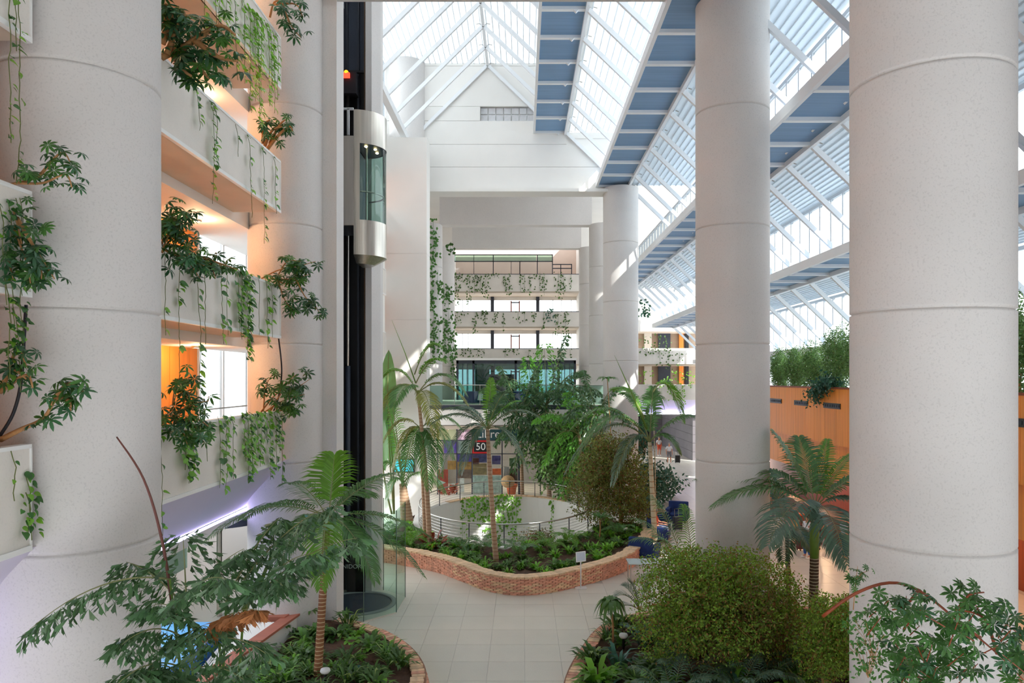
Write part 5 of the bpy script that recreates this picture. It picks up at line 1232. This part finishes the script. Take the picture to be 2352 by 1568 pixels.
for (a, b, c, wd) in ((P(905,1180,35), P(885,960,35), P(893,803,35), .55), (P(900,1180,35), P(872,1080,34.6), P(872,930,34.4), .45), (P(905,1180,35), P(905,1050,35.2), P(890,960,34.8), .4)):
    mb = MB(); n = 16
    for i in range(n+1):
        s_ = .45+.55*i/n; q = bez(a, b, c, s_); wv = wd*math.sin(math.pi*min(1, .06+.94*(s_-.45)/.55))**.7*.8; T = (c-a).normalized(); sd = V((1,-.35,0))
        mb.v += [tuple(q-sd*wv), tuple(q+V((0,.08,0))), tuple(q+sd*wv)]
    for i in range(n): k = 3*i; mb.f += [(k, k+1, k+4, k+3), (k+1, k+2, k+5, k+4)]
    lf = mb.build('leaf', M['banana'], t, True); mb = MB(); mb.tube([bez(a, b, c, i/12) for i in range(13)], [lerp(.05, .015, i/12) for i in range(13)], 6); st_ = mb.build('stalk', M['rachis'], t, True)
Y_ = 27.0; C = P(1120,985,Y_)
palm('slim palm standing in front of the light well with dusky fronds', P(1140,1292,Y_), C, [
    (P(990,975,Y_), .9), (P(1015,1080,Y_-.5), 1.5), (P(1060,1085,Y_-.8), 1.2), (P(1195,920,Y_), .5, None, 'fish_b', .45), (P(1240,960,Y_+.3), .9), (P(1128,870,Y_+.2), .1, None, 'palm_b', .4), (P(1050,935,Y_+.5), .5), (P(1210,1080,Y_-.3), 1.2), (P(1160,900,Y_-.5), .4), (P(1020,940,Y_+.6), .6)], (.105, .065), 'trunk_grey', 'palm_d', .7, .052, 32, bow=-.05, rr_=.022)
Y_ = 31.0; C = P(1492,1015,Y_)
palm('tall pale-stemmed palm left of the central column with wide fronds', P(1504,1240,Y_), C, [
    (P(1312,985,Y_), 2.2, None, 'palm_a', .95), (P(1300,1085,Y_-.6), 2.6, None, 'palm_d', .95), (P(1408,1110,Y_-.8), 1.9, None, 'palm_d', .9), (P(1592,955,Y_-.3), .6), (P(1568,965,Y_+.3), 1.8, P(1500,900,Y_), 'palm_b', .9), (P(1430,905,Y_+.5), 1.0, None, 'palm_a', .8), (P(1410,895,Y_+1), .9, P(1480,960,Y_), 'palm_b'), (P(1340,1020,Y_-1.2), 2.2, None, 'palm_a', .9), (P(1500,890,Y_+.4), .3, None, 'palm_a', .7), (P(1560,1040,Y_-.5), 1.0)], (.12, .08), 'trunk_pale', 'palm_a', .9, .06, 40, rr_=.035)
for (a, b, nm, r_) in ((P(1486,985,31), P(1411,815,30.6), 'dark unopened palm spear pointing up before the far white column', .05), (P(955,880,29.4), P(900,735,29.4), 'thin unopened spear rising from the tall left palm', .025)):
    mb = MB(); mb.tube([a, a.lerp(b, .5)+V((.05,0,-.05)), b], [r_, r_*.7, .004], 8); tag(mb.build('palm_spear', M['crownshaft'], base=a, smooth=True), nm, 'palm spear')
a, b = P(400,1420,8.9), P(268,1003,8.8); mb = MB(); mb.tube(catmull([a, P(372,1240,8.9), P(330,1100,8.8), b], 6), [lerp(.022, .009, i/18) for i in range(19)], 8); tag(mb.build('palm_spear', mat('brown_spear', (104, 58, 48), .6), base=a, smooth=True), 'long brown unopened spear against the near left column', 'palm spear')

# fishtail palms
Y_ = 8.9
ft = palm('large dark fishtail palm filling the lower left corner', P(470,2140,Y_), P(455,1640,Y_), [
    (P(68,1445,Y_-.6), 0.43, P(390,1330,Y_)), (P(290,1290,Y_+.4), 0.19, P(430,1400,Y_)), (P(560,1260,Y_-.2), 0.22, P(400,1420,Y_)), (P(820,1235,Y_-.2), 0.34, P(560,1400,Y_)), (P(650,1345,Y_-.8), 0.46, P(560,1420,Y_)), (P(520,1330,Y_-1), 0.37, P(400,1420,Y_)), (P(610,1500,Y_-.8), 0.37, P(420,1500,Y_)), (P(280,1480,Y_-.8), 0.37, P(440,1480,Y_)), (P(560,1560,Y_-.6), 0.31, P(400,1560,Y_)), (P(270,1570,Y_-1), 0.31, P(430,1540,Y_)), (P(420,1230,Y_+.2), 0.12, P(430,1420,Y_)), (P(640,1190,Y_+.3), 0.19, P(520,1380,Y_)), (P(760,1160,Y_+.2), 0.25, P(560,1330,Y_)), (P(720,1270,Y_-.5), 0.31, P(560,1400,Y_)), (P(350,1390,Y_-.6), 0.25, P(450,1450,Y_)), (P(480,1440,Y_-.6), 0.31, P(400,1520,Y_)), (P(340,1540,Y_-.6), 0.31, P(430,1580,Y_)), (P(590,1400,Y_-.9), 0.25, P(470,1470,Y_), 'dry', .2)], None, lm='fish', ll=.46, w=.12, n=15, kind='fish', name='fishtail_palm', rr_=.013)
t = ft
for a, b in ((P(470,2140,Y_), P(390,1330,Y_)), (P(480,2140,Y_), P(430,1400,Y_)), (P(490,2140,Y_), P(560,1400,Y_)), (P(500,2140,Y_-.2), P(505,1480,Y_-.2)), (P(470,2140,Y_), P(520,1380,Y_)), (P(560,1400,Y_), P(625,1270,Y_))):
    mb = MB(); mb.tube([a, a.lerp(b, .5)+V((.04,0,0)), b], [.035, .025, .014], 8); mb.build('cane', M['crownshaft'], t, True)
Y_ = 43.4
palm('tall bright fishtail palm before the glass pavilion', P(1262,1146,Y_), P(1255,930,Y_), [
    (P(1300,770,Y_), .2, None, None, .9), (P(1212,820,Y_), .3, P(1225,940,Y_), 'fish_b', .6), (P(1150,870,Y_), 1.0), (P(1330,850,Y_-.5), .8), (P(1380,900,Y_), 1.5), (P(1180,950,Y_-.6), 1.4), (P(1290,900,Y_-1), .9), (P(1250,790,Y_+.3), .3, None, 'fish_b', .8), (P(1340,960,Y_-.8), 1.5), (P(1230,1000,Y_-1), 1.6)], (.14, .08), 'trunk_grey', 'fish', .9, .24, 16, kind='fish', name='fishtail_palm', rr_=.03)
Y_ = 42.9
palm('dense fishtail palm hanging over the back rim of the light well', P(1300,1150,Y_), P(1260,980,Y_), [
    (P(1150,930,Y_), 1.4), (P(1140,1010,Y_-.5), 1.8), (P(1180,1070,Y_-.8), 1.9), (P(1250,1090,Y_-1), 1.6), (P(1330,1040,Y_-.6), 1.5), (P(1370,960,Y_), 1.2), (P(1230,890,Y_), .5), (P(1310,1110,Y_-1), 1.7), (P(1200,1000,Y_-1.4), 1.2)], (.16, .1), 'trunk_grey', 'fish', .95, .25, 16, kind='fish', name='fishtail_palm', rr_=.03)
Y_ = 40.0
palm('fishtail palm at the right rim of the light well', P(1360,1176,Y_), P(1330,1000,Y_), [
    (P(1230,960,Y_), 1.4), (P(1250,1060,Y_-.5), 1.7), (P(1290,1130,Y_-.8), 1.8), (P(1400,1060,Y_), 1.2), (P(1380,930,Y_), .9, None, 'fish_b'), (P(1310,900,Y_+.3), .6), (P(1340,1100,Y_-1), 1.4)], (.15, .09), 'trunk_grey', 'fish_b', .85, .23, 15, kind='fish', name='fishtail_palm', rr_=.03)

Y_ = 42.6
palm('fishtail palm in front of the shop fascia left of the dense one', P(1200,1150,Y_+.6), P(1195,960,Y_), [
    (P(1110,890,Y_), 1.2), (P(1150,840,Y_), .5), (P(1230,850,Y_), .5), (P(1120,960,Y_-.5), 1.4), (P(1270,900,Y_-.6), 1.2), (P(1170,1010,Y_-.8), 1.4), (P(1240,1010,Y_-.8), 1.4)], (.12, .07), 'trunk_grey', 'fish', .8, .24, 14, kind='fish', name='fishtail_palm', rr_=.03)
Y_ = 39.4
palm('fishtail palm whose fronds touch the far white column', P(1400,1180,Y_), P(1372,960,Y_), [
    (P(1290,880,Y_), 1.0), (P(1340,850,Y_), .5), (P(1420,880,Y_), .8), (P(1300,960,Y_-.5), 1.4), (P(1440,960,Y_-.3), 1.2), (P(1350,1020,Y_-.8), 1.4)], (.12, .07), 'trunk_grey', 'fish', .8, .22, 14, kind='fish', name='fishtail_palm', rr_=.03)

# ---------------- fine-leaved trees and bushes
def bush(label, base, blobs, n, leaf, m, trunks=(), tm='bark', name='fig_tree', cat='tree', hang=.3, tr=.06):
    t = thing(name, label, cat, base); base = V(base); rs = random.Random(n)
    for pts in trunks:
        c = resample(catmull(pts, 6), .15); k = len(c); mb = MB(); mb.tube(c, [lerp(tr, tr*.4, i/max(1, k-1)) for i in range(k)], 8); mb.build('trunk', M[tm], t, True)
    tot = sum(b[1]*b[2]*b[3] for b in blobs)
    tw = MB()
    for c, rx, ry, rz in blobs:
        src = base if not trunks else trunks[0][-1]
        for k in range(10):
            d = rdir(); e = c+V((d.x*rx*.85, d.y*ry*.85, d.z*rz*.85)); s_ = V(src).lerp(c, .6)
            tw.tube([s_, s_.lerp(e, .5)+V((0,0,.08)), e], [tr*.3, tr*.18, .004], 5, False)
    tw.build('twigs', M[tm], t)
    mb = MB()
    for c, rx, ry, rz in blobs:
        k = int(n*rx*ry*rz/tot)
        # clusters of leaves on short shoots
        for q in range(max(1, k//7)):
            d = rdir(); rad = rs.random()**.4; pc = c+V((d.x*rx*rad, d.y*ry*rad, d.z*rz*rad)); sh = (rdir()*.7+V((0,0,-hang))).normalized()
            for j in range(7):
                p = pc+sh*leaf*j*.55+rdir()*leaf*.7; e = (rdir()+V((0,0,-hang))).normalized(); x = e.cross(rdir()).normalized()*leaf*.28; up = x.cross(e)*.15; b = len(mb.v); l_ = leaf*rs.uniform(.7, 1.3)
                mb.v += [tuple(p), tuple(p+e*l_*.45+x+up), tuple(p+e*l_), tuple(p+e*l_*.45-x+up)]; mb.f.append((b, b+1, b+2, b+3))
    mb.build('foliage', M[m], t, kind='stuff'); return t
Y_ = 16.8
def B(px, py, y, rpx, rpy, ry): return (P(px, py, y), rpx*y/F, ry, rpy*y/F)
bush('big fine-leaved bush in the right planter with olive and bright leaves', P(1700,1570,Y_), [B(1590,1340,Y_,125,92,1.1), B(1700,1350,Y_+.4,130,95,1.2), B(1530,1420,Y_-.2,85,95,.9), B(1640,1430,Y_-.5,150,80,1.1), B(1770,1420,Y_+.2,100,85,1.0), B(1560,1290,Y_+.3,90,42,.7), B(1680,1290,Y_+.4,80,40,.7), B(1800,1350,Y_+.4,55,50,.6)], 32000, .07, 'ficus', [[P(1722,1600,Y_), P(1718,1500,Y_), P(1700,1420,Y_)], [P(1634,1540,Y_), P(1634,1460,Y_), P(1610,1400,Y_)]], tr=.07)
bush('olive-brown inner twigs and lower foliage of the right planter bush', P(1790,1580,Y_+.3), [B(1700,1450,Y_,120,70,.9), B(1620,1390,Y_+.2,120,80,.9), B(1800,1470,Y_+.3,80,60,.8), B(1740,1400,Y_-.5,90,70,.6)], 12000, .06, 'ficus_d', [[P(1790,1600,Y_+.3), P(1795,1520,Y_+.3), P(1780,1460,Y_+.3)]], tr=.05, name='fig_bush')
bush('bright green weeping bush left of the big right column base', P(1900,1600,15.4), [B(1900,1420,15.4,60,60,.7), B(1890,1500,15.2,65,60,.7), B(1935,1450,15.6,50,80,.7), B(1960,1400,15.6,40,40,.5)], 11000, .062, 'ficus', [[P(1895,1620,15.4), P(1890,1530,15.4), P(1900,1440,15.4)]], name='fig_bush', tr=.05)
bush('weeping fig tree with olive leaves right of the light well', P(1430,1245,33.5), [B(1400,1060,33.5,75,60,1.5), B(1370,1120,33.2,70,80,1.4), B(1430,1110,33.5,70,85,1.5), B(1460,1170,33.8,50,60,1.2), B(1400,1020,33.5,60,35,1.1)], 20000, .11, 'ficus_m', [[P(1428,1252,33.5), P(1426,1190,33.5), P(1424,1080,33.5)]], tr=.12)
bush('glossy broad-leaved tree behind the light well', P(1310,1140,42.2), [B(1310,985,41.5,80,36,1.6), B(1270,1030,41.8,60,40,1.4), B(1350,1020,41.2,60,40,1.5), B(1300,1080,41.6,70,50,1.4)], 5200, .26, 'ficus_l', [[P(1305,1152,42.2), P(1300,1060,42.2), P(1305,1000,42)]], tr=.16, name='broadleaf_tree')
bush('dark leafy shrubs behind the weeping fig, left of the lobby', P(1510,1160,42), [B(1500,1110,42,45,55,1.5), B(1480,1150,40,45,30,1.3), B(1530,1100,44,30,30,1.2), B(1465,1010,42,30,60,1.0)], 3600, .22, 'blue_leaf', [[P(1505,1170,42), P(1505,1100,42)]], name='dark_shrub', cat='shrub', tr=.08)
bush('brownish fine-leaved shrub at the front rim of the light well', P(1237,1262,31), [B(1237,1235,30.6,38,22,.8), B(1215,1245,30.4,28,14,.6)], 1800, .08, 'ficus_d', [[P(1237,1268,31), P(1237,1240,31)]], name='low_shrub', cat='shrub', tr=.04)
for k, (y, h, w) in enumerate(((37.5, 1.7, .62), (35.2, 1.75, .75), (33.0, 1.8, .8), (30.6, 2.35, .85), (28.6, 2.5, .8), (19.2, 2.4, .8), (17.4, 2.2, .8))):
    c = V((13.15, y, 6.62+h*.58))
    bush(('first', 'second', 'third', 'fourth', 'fifth', 'sixth', 'seventh')[k]+' potted fig of the hedge on the orange gallery, counted from the central column', (13.15, y, 6.6), [(c, w*.62, w*1.5, h*.5), (c+V((.2, .5, .35)), w*.6, w*1.0, h*.5), (c+V((-.1, -.6, -.25)), w*.5, w*.9, h*.45)], 8500, .085, 'ficus_l', [[V((13.15, y, 6.6)), V((13.12, y+.1, 7.0)), V((13.15, y, 7.6))], [V((13.25, y+.25, 6.6)), V((13.2, y+.3, 7.3))]], tr=.045)
bush('blue-green clump drooping over the orange gallery edge', (12.9, 30.3, 6.62), [(V((12.75, 30.3, 6.95)), .35, .85, .34), (V((12.55, 31.2, 6.62)), .2, .5, .3)], 1500, .16, 'blue_leaf', name='drooping_plant', cat='plant', tr=.03)

# ---------------- umbrella tree before the big right column
Y_ = 8.0
t = umbrella('umbrella tree with an arching brown branch before the big right column', P(2300,1640,Y_), [
    L3((1890,1415,8.6),(1960,1365,8.4),(2040,1338,8.2),(2110,1355,8.1),(2200,1425,8.0),(2290,1500,8.0),(2350,1560,8.0)), L3((2290,1500,8.0),(2260,1420,7.8),(2200,1400,7.7)), L3((2200,1425,8.0),(2220,1370,7.8),(2260,1360,7.8)), L3((2110,1355,8.1),(2080,1390,7.9),(2050,1400,7.8))], .12, 5, (0, 2), stemr=.022, spread=.2, m='bar_wood')
rs = random.Random(21); nL = 0
for k in range(46):
    px, py = rs.uniform(2010, 2345), rs.uniform(1360, 1560)
    if py < 1560-.75*(px-1960)*.6 and rs.random() < .0: continue
    if px < 2080 and py > 1480 and rs.random() < .7: continue
    y = rs.uniform(7.2, 8.6); c = P(px, py, y)
    mb = MB(); e = c+V((U(-.25,.35), U(-.1,.2), U(-.35,-.1))); mb.tube([e, c], [.007, .004], 5, False); mb.build('twig', M['bar_wood'], t)
    for q in range(5):
        up = (ZUP+rdir()*.7+V((0,-.5,0))).normalized(); d = rdir(); d = (d-up*d.dot(up)).normalized()
        inst('leaf', L_umb[rs.choice((0, 0, 2, 1))], t, frame(c+rdir()*.13, d, up, U(.07, .115))); nL += 1
bush('loose trailing sprigs in front of the big right column foot', P(2000,1640,8.8), [B(2010,1440,8.8,60,50,.3), B(1990,1500,8.8,40,40,.3)], 420, .065, 'schef', name='trailing_sprigs', cat='plant', tr=.015)
umbrella('light sprig with small leaves standing left of the arching branch', P(1958,1420,9.0), [L3((1960,1400,8.6),(1965,1340,8.6),(1970,1300,8.6)), L3((1968,1330,8.6),(1985,1310,8.6),(1995,1310,8.6))], .085, 6, (0,), stemr=.006, spread=.08)

# ---------------- dracaenas, yuccas, ferns, ground cover
def rosette(label, base, n, L, m, w=.05, droop=.7, rise=.8, name='dracaena', cat='plant', group=None, stem=None, top=None):
    t = thing(name, label, cat, base, group); base = V(base); c = V(top) if top is not None else base
    if top is not None: mb = MB(); mb.tube([base, base.lerp(c, .5)+V((.03,0,0)), c], [.03, .025, .02], 7); mb.build('stem', M[stem or 'bark'], t, True)
    for k in range(n):
        a = 2*math.pi*k/n*2.4+U(-.2,.2); el_ = rise*U(.5, 1.3); d = V((math.cos(a), math.sin(a), el_)).normalized(); l_ = L*U(.75, 1.1)
        p0 = c; p1 = c+d*l_*.55; p2 = c+V((d.x, d.y, 0))*l_*.85+V((0,0,d.z*l_*.7-droop*l_*U(.6,1.2)))
        mb = MB(); sd = d.cross(ZUP).normalized(); N = 6
        for i in range(N+1):
            q = bez(p0, p1, p2, i/N); ww = w*math.sin(math.pi*min(1, .12+.88*i/N))**.8; mb.v += [tuple(q-sd*ww+V((0,0,ww*.3))), tuple(q), tuple(q+sd*ww+V((0,0,ww*.3)))]
        for i in range(N): z = 3*i; mb.f += [(z, z+1, z+4, z+3), (z+1, z+2, z+5, z+4)]
        mb.build('leaf', M[m], t, True)
    return t
q = G(1408,1492,.42); rosette('glossy dracaena with long drooping leaves at the right planter corner', q, 34, .62, 'ground', .055, 1.1, .9, top=P(1403,1382,q.y))
q = P(1376,1245,30.5); rosette('spiky green yucca beside the weeping fig', q, 30, .8, 'palm_a', .035, .2, .6, top=P(1378,1190,30.5), name='yucca')
q = P(1392,1255,31.5); rosette('lower spiky yucca at the foot of the weeping fig', q, 24, .7, 'palm_b', .035, .3, .7, name='yucca')
q = P(1500,945,33.0); rosette('tufted screw pine crown behind the pale-stemmed palm', P(1506,1214,33), 36, 1.0, 'palm_a', .045, .7, .8, top=P(1500,915,33), name='screw_pine', stem='trunk_pale')
q = P(1400,960,36); rosette('small spiky palm tuft before the far white column', P(1412,1185,36), 26, .75, 'palm_a', .05, .4, .5, top=P(1395,870,36), name='screw_pine', stem='bark')
for k, (px, py, sc) in enumerate(((652,1470,.45), (714,1440,.6), (790,1440,.5), (620,1480,.35))):
    q = G(px, py, .42); rosette('lady palm shoot in the lower middle planter, '+('by the white wall', 'before the column base', 'before the lift glass', 'at the ramp coping')[k], q, 11, .42*sc*1.6, 'ground', .035, .3, .4, top=q+V((0,0,.75*sc)), name='lady_palm', stem='crownshaft')
for k, (px, py, L, m) in enumerate(((808,1478,.5,'ground_l'), (850,1492,.42,'ground_l'), (700,1500,.4,'ground_l'), (878,1545,.45,'ground'), (640,1555,.5,'ground_l'), (815,1550,.6,'blue_leaf'), (770,1470,.4,'ground'))):
    q = G(px, py, .42); rosette('broad bright-leaved plant in the lower middle planter, '+('under the lift glass', 'near the brick rim back', 'left of the palm trunk', 'near the brick rim front', 'at the front left', 'right of the palm trunk', 'behind the palm trunk')[k], q, 11, L, m, .075, .5, 1.0, name='broadleaf_plant')
# low clumps: five shared meshes, many copies
def clump_mesh(m, n, L, w, up, kind=0):
    mb = MB()
    for k in range(n):
        a = U(0, 6.28); r0 = U(0, .12); b_ = V((math.cos(a)*r0, math.sin(a)*r0, 0)); d = V((math.cos(a+U(-.5,.5)), math.sin(a+U(-.5,.5)), up*U(.4, 1.5))).normalized(); l_ = L*U(.6, 1.15)
        e = b_+V((0,0,U(.02,.16)))+d*l_*.3; x = d.cross(ZUP).normalized()*w*U(.7,1.2); z = len(mb.v); d2 = (d+V((0,0,-.7))).normalized()
        f1 = e+d*l_*.35; f2 = f1+d2*l_*.4
        mb.v += [tuple(b_), tuple(e-x), tuple(e+x), tuple(f1-x*.9), tuple(f1+x*.9), tuple(f2)]
        mb.f += [(z, z+2, z+1), (z+1, z+2, z+4, z+3), (z+3, z+4, z+5)]
    me = mb.mesh('clump'); me.materials.append(M[m]); me.polygons.foreach_set('use_smooth', [True]*len(me.polygons)); return me
CL = [clump_mesh('ground', 34, .34, .035, .7), clump_mesh('ground', 26, .3, .05, .6), clump_mesh('ground_l', 26, .34, .045, .8), clump_mesh('ground', 40, .42, .02, .9), clump_mesh('ground_l', 30, .3, .03, .5), clump_mesh('blue_leaf', 26, .4, .035, .9), clump_mesh('croton', 24, .3, .045, 1.0)]
def clump(p, kind, sc, label, group, name='leafy_clump', cat='plant'):
    o = bpy.data.objects.new(name, CL[kind]); COL.objects.link(o); o.location = p; o.rotation_euler = (0, 0, U(0, 6.28)); o.scale = (sc, sc, sc*U(.8, 1.2)); return tag(o, label, cat, group)
polyA = [(p.x-.5, p.y) for p in curb_a]+[(-6.0, 13)]
rs = random.Random(4); k = 0
while k < 75:
    x, y = rs.uniform(-6.0, -2.6), rs.uniform(14.6, 19.9)
    if not inside([(p.x-.45, p.y-.25) for p in curb_a]+[(-6.1, 13.2), (-6.1, 20.2)], x, y): continue
    if math.hypot(x+6.59, y-20.4) < 1.15: continue
    k += 1; clump((x, y, .42), rs.choice((0, 0, 1, 3, 4, 2)), rs.uniform(.7, 1.3), 'low leafy ground-cover clump on the soil of the lower middle planter', 'ground cover of the lower middle planter')
k = 0
while k < 90:
    x, y = rs.uniform(1.4, 8.8), rs.uniform(14.8, 21.4)
    if not inside([(p.x+.4, p.y-.3) for p in curb_b]+[(.95+.4, 13), (9.3, 13)], x, y): continue
    if math.hypot(x-5.85, y-20.4) < 1.15: continue
    k += 1; clump((x, y, .40), rs.choice((0, 1, 3, 5, 0, 2)), rs.uniform(.8, 1.7), 'low leafy ground-cover clump on the soil of the right planter', 'ground cover of the right planter')
k = 0; npth = len(wall_path)
while k < 190:
    i = rs.randint(6, npth-6); t_ = rs.random(); p = wall_path[i]; T = tang(wall_path, i); N_ = V((-T.y, T.x, 0)); a = math.pi+math.pi*i/(npth-1); e = ell(a, .4)
    s_ = (p+N_*.55).lerp(V((e.x, e.y, 0)), t_); k += 1
    clump((s_.x, s_.y, .42), rs.choice((0, 1, 2, 2, 4, 4)), rs.uniform(.7, 1.2)*(.8 if t_ > .55 else .95), 'low leafy ground-cover clump between the brick wall and the light well', 'ground cover of the central bed')
for k, (px, py, y, sc, kd) in enumerate(((1040,1150,43.2,1.9,6), (1015,1146,43.0,1.2,6), (1030,1150,42.7,1.2,6), (990,1255,29.8,2.2,6), (1010,1262,29.2,1.8,6))):
    p = P(px, py, y); p.z = max(.36, p.z-.25); clump(p, kd, sc, 'red-leaved croton '+('with the fullest head behind the light well', 'left of the fuller croton', 'low at the back rim', 'at the foot of the thin left palm', 'right of the thin left palm foot')[k], 'red crotons', 'croton')
# ferns
for k, (px, py, y) in enumerate(((1190,1290,27.6), (1260,1275,28.6), (1110,1275,28.4), (1310,1262,29.4), (1420,1250,31), (905,1245,31), (880,1250,30.5), (950,1262,29.6), (1060,1278,28.6))):
    C = P(px, py, y); C.z = .45
    palm('arching green fern in the central bed, '+('before the front railing', 'right of the bed middle', 'left of the slim palm', 'behind the info stand', 'under the weeping fig', 'left end beside the lift glass', 'at the far left end', 'near the thin left palm', 'between the two thin palms')[k], C, C+V((0,0,.05)), [(C+V((math.cos(a)*.8, math.sin(a)*.8, U(.15,.6))), .45) for a in [j*6.283/9+U(-.2,.2) for j in range(9)]], None, lm=('palm_a', 'palm_b')[k % 2], ll=.24, w=.035, n=18, name='fern', cat='fern', rr_=.008)
for k, (px, py, y) in enumerate(((1545,1590,15.2), (1600,1560,16), (1755,1560,16), (1820,1530,17), (1700,1585,15.4))):
    C = P(px, py, y); C.z = .42
    palm('low palm seedling under the right planter bush, '+('front left', 'left of the trunks', 'right of the trunks', 'at the right end', 'front middle')[k], C, C+V((0,0,.05)), [(C+V((math.cos(a)*.9, math.sin(a)*.9, U(.3,.9))), .4) for a in [j*6.283/7+U(-.2,.2) for j in range(7)]], None, lm='palm_d', ll=.3, w=.03, n=20, name='palm_seedling', cat='palm', rr_=.008)

# ---------------- small distant vines and climbers (leaves too small to pick apart)
def far_vine(a, length, dens, leaf, label, group, m='vine_far', width=.12, name='hanging_vine', cat='vine', dirv=V((0,0,-1)), out=V((0,-1,0))):
    mb = MB(); n = max(4, int(length/leaf*dens*1.7))
    mb.tube([a+dirv*length*i/6+V((U(-.03,.03),0,0)) for i in range(7)], .008, 4, False)
    for i in range(n):
        p = a+dirv*length*rnd.random()**1.1+V((U(-1,1)*width, 0, 0))+out*U(.02,.12); e = (rdir()+V((0,0,-.8))+out*.2).normalized(); x = e.cross(out+rdir()*.4).normalized()*leaf*.35; b = len(mb.v); l_ = leaf*U(.7,1.3)
        mb.v += [tuple(p), tuple(p+e*l_*.4+x), tuple(p+e*l_), tuple(p+e*l_*.4-x)]; mb.f.append((b, b+1, b+2, b+3))
    return tag(mb.build(name, M[m], base=a), label, cat, group)
fv = BY-.03
for nn, (px, py, L, d, w) in ordered(((1048,625,75,2.2,.3),(1062,628,20,2,.3),(1078,628,72,1.6,.25),(1090,630,45,1.6,.3),(1103,630,40,1.5,.3),(1116,628,55,1.8,.3),(1136,628,10,3,.4),(1160,630,40,1.6,.2),(1170,630,45,1.5,.2),(1196,630,42,.9,.1),(1205,630,40,.8,.1),(1217,630,45,1.1,.15),(1240,625,40,1.8,.5),(1250,630,48,1.2,.3),(1282,624,60,1.8,.35),(1295,630,50,1.4,.25),(1312,630,32,.7,.1))):
    far_vine(P(px, py, fv), L*fv/F, d, .19, nn+' thin vine from the left on the topmost far balcony', 'vines of the topmost far balcony', width=w)
for nn, (px, py, L, d, w) in ordered(((1050,713,28,1.6,.35),(1066,713,15,1.5,.4),(1092,715,50,1.2,.2),(1105,712,22,1.8,.5),(1115,715,28,1.8,.25),(1137,715,30,1.4,.2),(1156,716,48,.8,.1),(1190,715,26,1.0,.4),(1205,715,26,1.0,.2),(1228,715,26,1.2,.3),(1249,715,40,1.1,.1),(1282,716,55,1.5,.4),(1300,714,68,2,.2))):
    far_vine(P(px, py, fv), L*fv/F, d, .19, nn+' thin vine from the left on the middle far balcony', 'vines of the middle far balcony', width=w)
far_vine(P(1264,708,fv), 1.1, 4, .2, 'dark blue-green plant tuft on the middle far balcony', None, 'blue_leaf', .4, 'balcony_plant', 'plant')
for nn, (px, py, L, d, w) in ordered(((1065,800,15,1.6,.3),(1080,798,22,1.6,.4),(1098,800,20,1.3,.4),(1112,800,16,1.2,.4),(1160,802,18,1,.2),(1180,795,20,1.8,.5),(1215,802,18,1.6,.4),(1240,800,20,1.2,.4),(1285,798,18,1.2,.5),(1310,802,18,.8,.2))):
    far_vine(P(px, py, fv), L*fv/F, d, .19, nn+' thin vine from the left on the lowest far balcony', 'vines of the lowest far balcony', width=w)
for nn, (px, py, L, d, w) in ordered(((1484,802,12,1,.2),(1500,802,12,1.4,.3),(1516,802,36,1.2,.25),(1536,798,50,1.8,.3),(1560,808,30,1.4,.6),(1480,770,40,2.2,.9),(1518,765,36,2.2,.9))):
    far_vine(P(px, py, fv), L*fv/F, d, .2, nn+' plant from the left on the upper far balcony beside the white column', 'plants of the upper right far balcony', width=w)
for nn, (px, py, L, d, w) in ordered(((1545,884,35,1.8,.4),(1568,884,42,1.6,.3),(1520,880,20,1.4,.5),(1480,850,34,2.0,.9),(1555,850,34,2.4,.8),(1590,850,40,1.6,.4),(1530,868,14,2,.5))):
    far_vine(P(px, py, fv), L*fv/F, d, .2, nn+' plant from the left on the lower far balcony beside the white column', 'plants of the lower right far balcony', width=w, m='ground_l')
far_vine(P(1480,685,58), 1.4, 5, .3, 'dark plant hanging under the stepped roof beside the far white column', None, 'blue_leaf', .5, 'balcony_plant', 'plant')
# climbers on the far left columns
ct = 'far left column'
for k, (px, py, y, L, w, d) in enumerate(((996,500,47.92,2.4,.25,2.2),(1000,540,47.92,1.6,.4,2.4),(1035,555,47.92,.8,.35,3.4),(992,590,47.92,3.2,.12,1.6),(1005,620,47.92,1.8,.5,2.6),(1020,650,47.92,1.2,.3,2.4),(996,680,47.92,4.2,.18,2.0),(1030,655,56.6,5.5,.35,3.0),(1035,740,56.6,3.0,.5,3.2),(1008,730,47.92,2.4,.4,2.6),(1042,790,56.6,3.6,.3,2.6),(1022,770,47.92,1.6,.5,3))):
    far_vine(P(px, py, y), L, d, .24, 'climbing plant on the far left columns, '+('topmost tuft', 'second tuft from the top', 'sprig reaching right below the lower portal beam', 'long thin runner', 'bushy tuft at balcony height', 'small hanging tuft', 'long lower runner', 'dense column on the farthest pillar', 'wide lower tuft on the farthest pillar', 'lower tuft on the nearer pillar', 'lowest tuft on the farthest pillar', 'lowest tuft on the nearer pillar')[k], None, 'schef', w, 'climbing_plant', 'climber')
# bright ivy hanging inside the light well
for k in range(14):
    a = math.pi*(.46+.26*(k+.5)/14); e = ell(a, -.06); n_ = V((PIT.x-e.x, PIT.y-e.y, 0)).normalized()
    far_vine(V((e.x, e.y, .5)), U(1.0, 3.0), 1.7, .2, 'sunlit ivy strand hanging down the inner wall of the light well', 'ivy in the light well', 'ground_l', .28, out=n_)
far_vine(V((*ell(math.pi*.31, -.06).xy, .4)), 2.6, 1.6, .18, 'single thin ivy strand right of the ivy curtain in the light well', None, 'ground_l', .12)
